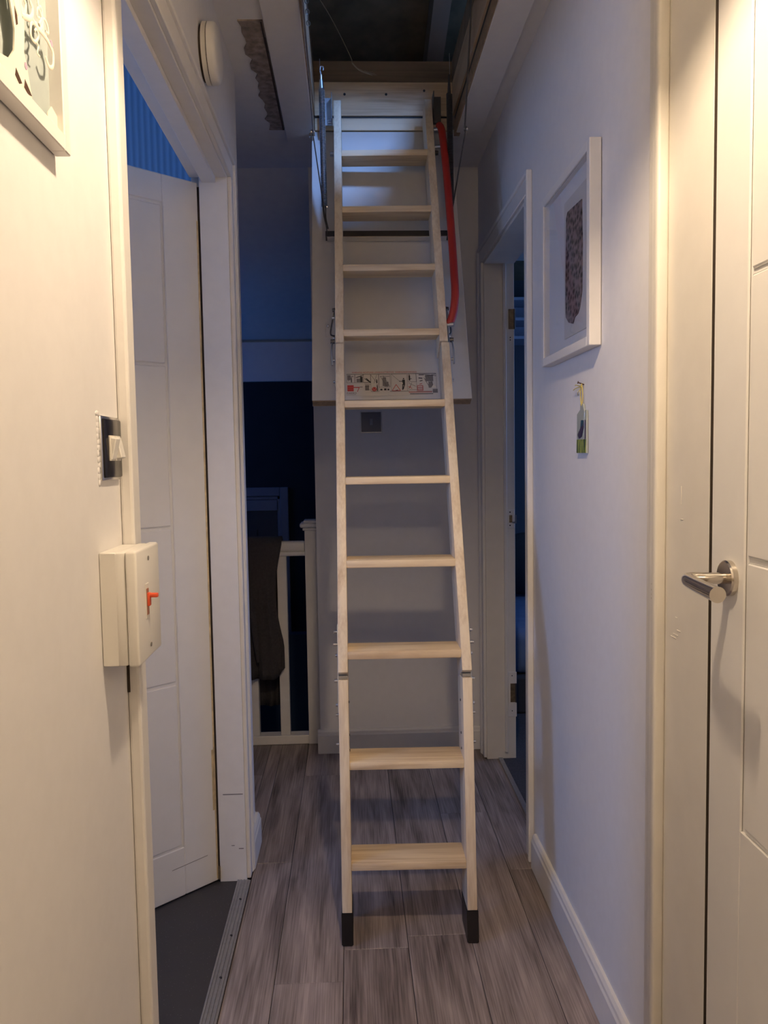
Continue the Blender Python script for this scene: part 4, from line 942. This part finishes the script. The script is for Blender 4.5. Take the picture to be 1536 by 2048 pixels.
# ------------------------------------------------------------------ small glass ornament on the right wall
orn = thing('glass_ornament', (XR, 1.82, 1.24), 'small fused-glass hanging of a dark bird over green grass, on yellow twine', 'ornament')
XO = XR-0.0010
bm = bmesh.new(); cyl(bm, (XR, 1.8185, 1.3960), (XR-0.014, 1.8185, 1.4010), 0.0014, seg=8); cyl(bm, (XR-0.0135, 1.8185, 1.401), (XR-0.0145, 1.8185, 1.4012), 0.0032, seg=10); ob('nail', bm, 'nail', orn)
bm = bmesh.new(); tube(bm, smooth_path([(XR-0.006, 1.817, 1.3975), (XR-0.006, 1.827, 1.385), (XR-0.005, 1.828, 1.365), (XR-0.005, 1.820, 1.349), (XR-0.005, 1.812, 1.365), (XR-0.006, 1.812, 1.385), (XR-0.006, 1.818, 1.3975)], 5), 0.0014, 6)
tube(bm, smooth_path([(XR-0.006, 1.819, 1.392), (XR-0.010, 1.85, 1.3905), (XR-0.006, 1.885, 1.389)], 4), 0.0011, 6); tube(bm, smooth_path([(XR-0.007, 1.819, 1.3925), (XR-0.012, 1.84, 1.397), (XR-0.008, 1.863, 1.398)], 4), 0.0011, 6)
tube(bm, smooth_path([(XR-0.006, 1.82, 1.389), (XR-0.009, 1.835, 1.380), (XR-0.006, 1.846, 1.374)], 4), 0.0009, 6)
ob('twine', bm, 'twine', orn, smooth=True)
bm = bmesh.new(); prism(bm, [(1.8306, 1.3534), (1.8098, 1.3527), (1.8050, 1.3398), (1.7982, 1.3350), (1.7977, 1.2405), (1.8587, 1.2408), (1.857, 1.3304), (1.8305, 1.3396)], 0, XR-0.0055, XR-0.0015)
bmesh.ops.bevel(bm, geom=bm.edges[:], offset=0.0006, segments=1, affect='EDGES'); ob('glass_tile', bm, 'fused', orn)
bm = bmesh.new(); prism(bm, [(1.7930, 1.3368), (1.7832, 1.3368), (1.7827, 1.2405), (1.7930, 1.2405)], 0, XR-0.0055, XR-0.0015); ob('glass_edge_strip', bm, 'fused', orn)
bm = bmesh.new(); prism(bm, [(1.8198, 1.3158), (1.801, 1.3147), (1.7997, 1.2991), (1.816, 1.2777), (1.8346, 1.2739), (1.8499, 1.2828), (1.8254, 1.2969)], 0, XR-0.0068, XR-0.0056); ob('bird', bm, 'bird', orn)
bm = bmesh.new(); prism(bm, [(1.8198, 1.3158), (1.801, 1.3147), (1.7997, 1.3031), (1.822, 1.3001)], 0, XR-0.0070, XR-0.00685); ob('bird_head', bm, 'teal', orn)
bm = bmesh.new(); prism(bm, [(1.7925, 1.3150), (1.7870, 1.3150), (1.7870, 1.2721), (1.7925, 1.2721)], 0, XR-0.0068, XR-0.0056); ob('dark_strip', bm, 'bird', orn)
bm = bmesh.new(); prism(bm, [(1.8560, 1.2721), (1.7835, 1.2715), (1.7835, 1.2410), (1.8575, 1.2412)], 0, XR-0.0064, XR-0.0056); ob('grass', bm, 'grass', orn)

# ------------------------------------------------------------------ pendant lamp (above the frame)
LP = Vector((0.12, 0.87, 2.10))
pd = thing('pendant_lamp', (LP.x, LP.y, ZC), 'white dome pendant lamp hanging from the hall ceiling', 'lamp')
bm = bmesh.new(); lathe(bm, [(0.045, 0.0), (0.045, 0.012), (0.012, 0.026), (0.004, 0.028)], (LP.x, LP.y, ZC), (0, 0, -1), 28); ob('ceiling_rose', bm, 'plastic', pd, smooth=True)
bm = bmesh.new(); cyl(bm, (LP.x, LP.y, 2.375), (LP.x, LP.y, 2.215), 0.003, seg=8); ob('cord', bm, 'plastic', pd)
bm = bmesh.new(); cyl(bm, (LP.x, LP.y, 2.217), (LP.x, LP.y, 2.145), 0.018, seg=20); ob('bulb_holder', bm, 'plastic', pd, smooth=True)
bm = bmesh.new(); bmesh.ops.create_uvsphere(bm, u_segments=20, v_segments=14, radius=0.030, matrix=Matrix.Translation(LP)); ob('bulb', bm, 'bulb', pd, smooth=True)
bm = bmesh.new()
lathe(bm, [(0.022, 0.0), (0.07, -0.012), (0.12, -0.045), (0.155, -0.10), (0.170, -0.165)], (LP.x, LP.y, 2.173), (0, 0, 1), 40, caps=False)
ob('lamp_shade', bm, 'shade', pd, smooth=True)

# added fill light: globe behind the viewpoint, brightens ladder and ceiling
gl = thing('fill_globe', (0.1, -1.0, ZC), 'added opal globe fill light at the unseen near end of the hall', 'lamp')
bm = bmesh.new(); lathe(bm, [(0.055, 0.0), (0.055, 0.02), (0.045, 0.03)], (0.1, -1.0, ZC), (0, 0, -1), 28); ob('ceiling_rose', bm, 'plastic', gl, smooth=True)  # mount of the added fill globe, unseen
bm = bmesh.new(); bmesh.ops.create_uvsphere(bm, u_segments=28, v_segments=18, radius=0.085, matrix=Matrix.Translation((0.1, -1.0, 2.30)))
ob('added_fill_globe', bm, emit('fill_glow', (1.0, 0.77, 0.525), 36), gl, smooth=True)

for o in C.objects:
    if o.type == 'EMPTY': o.empty_display_type = 'PLAIN_AXES'
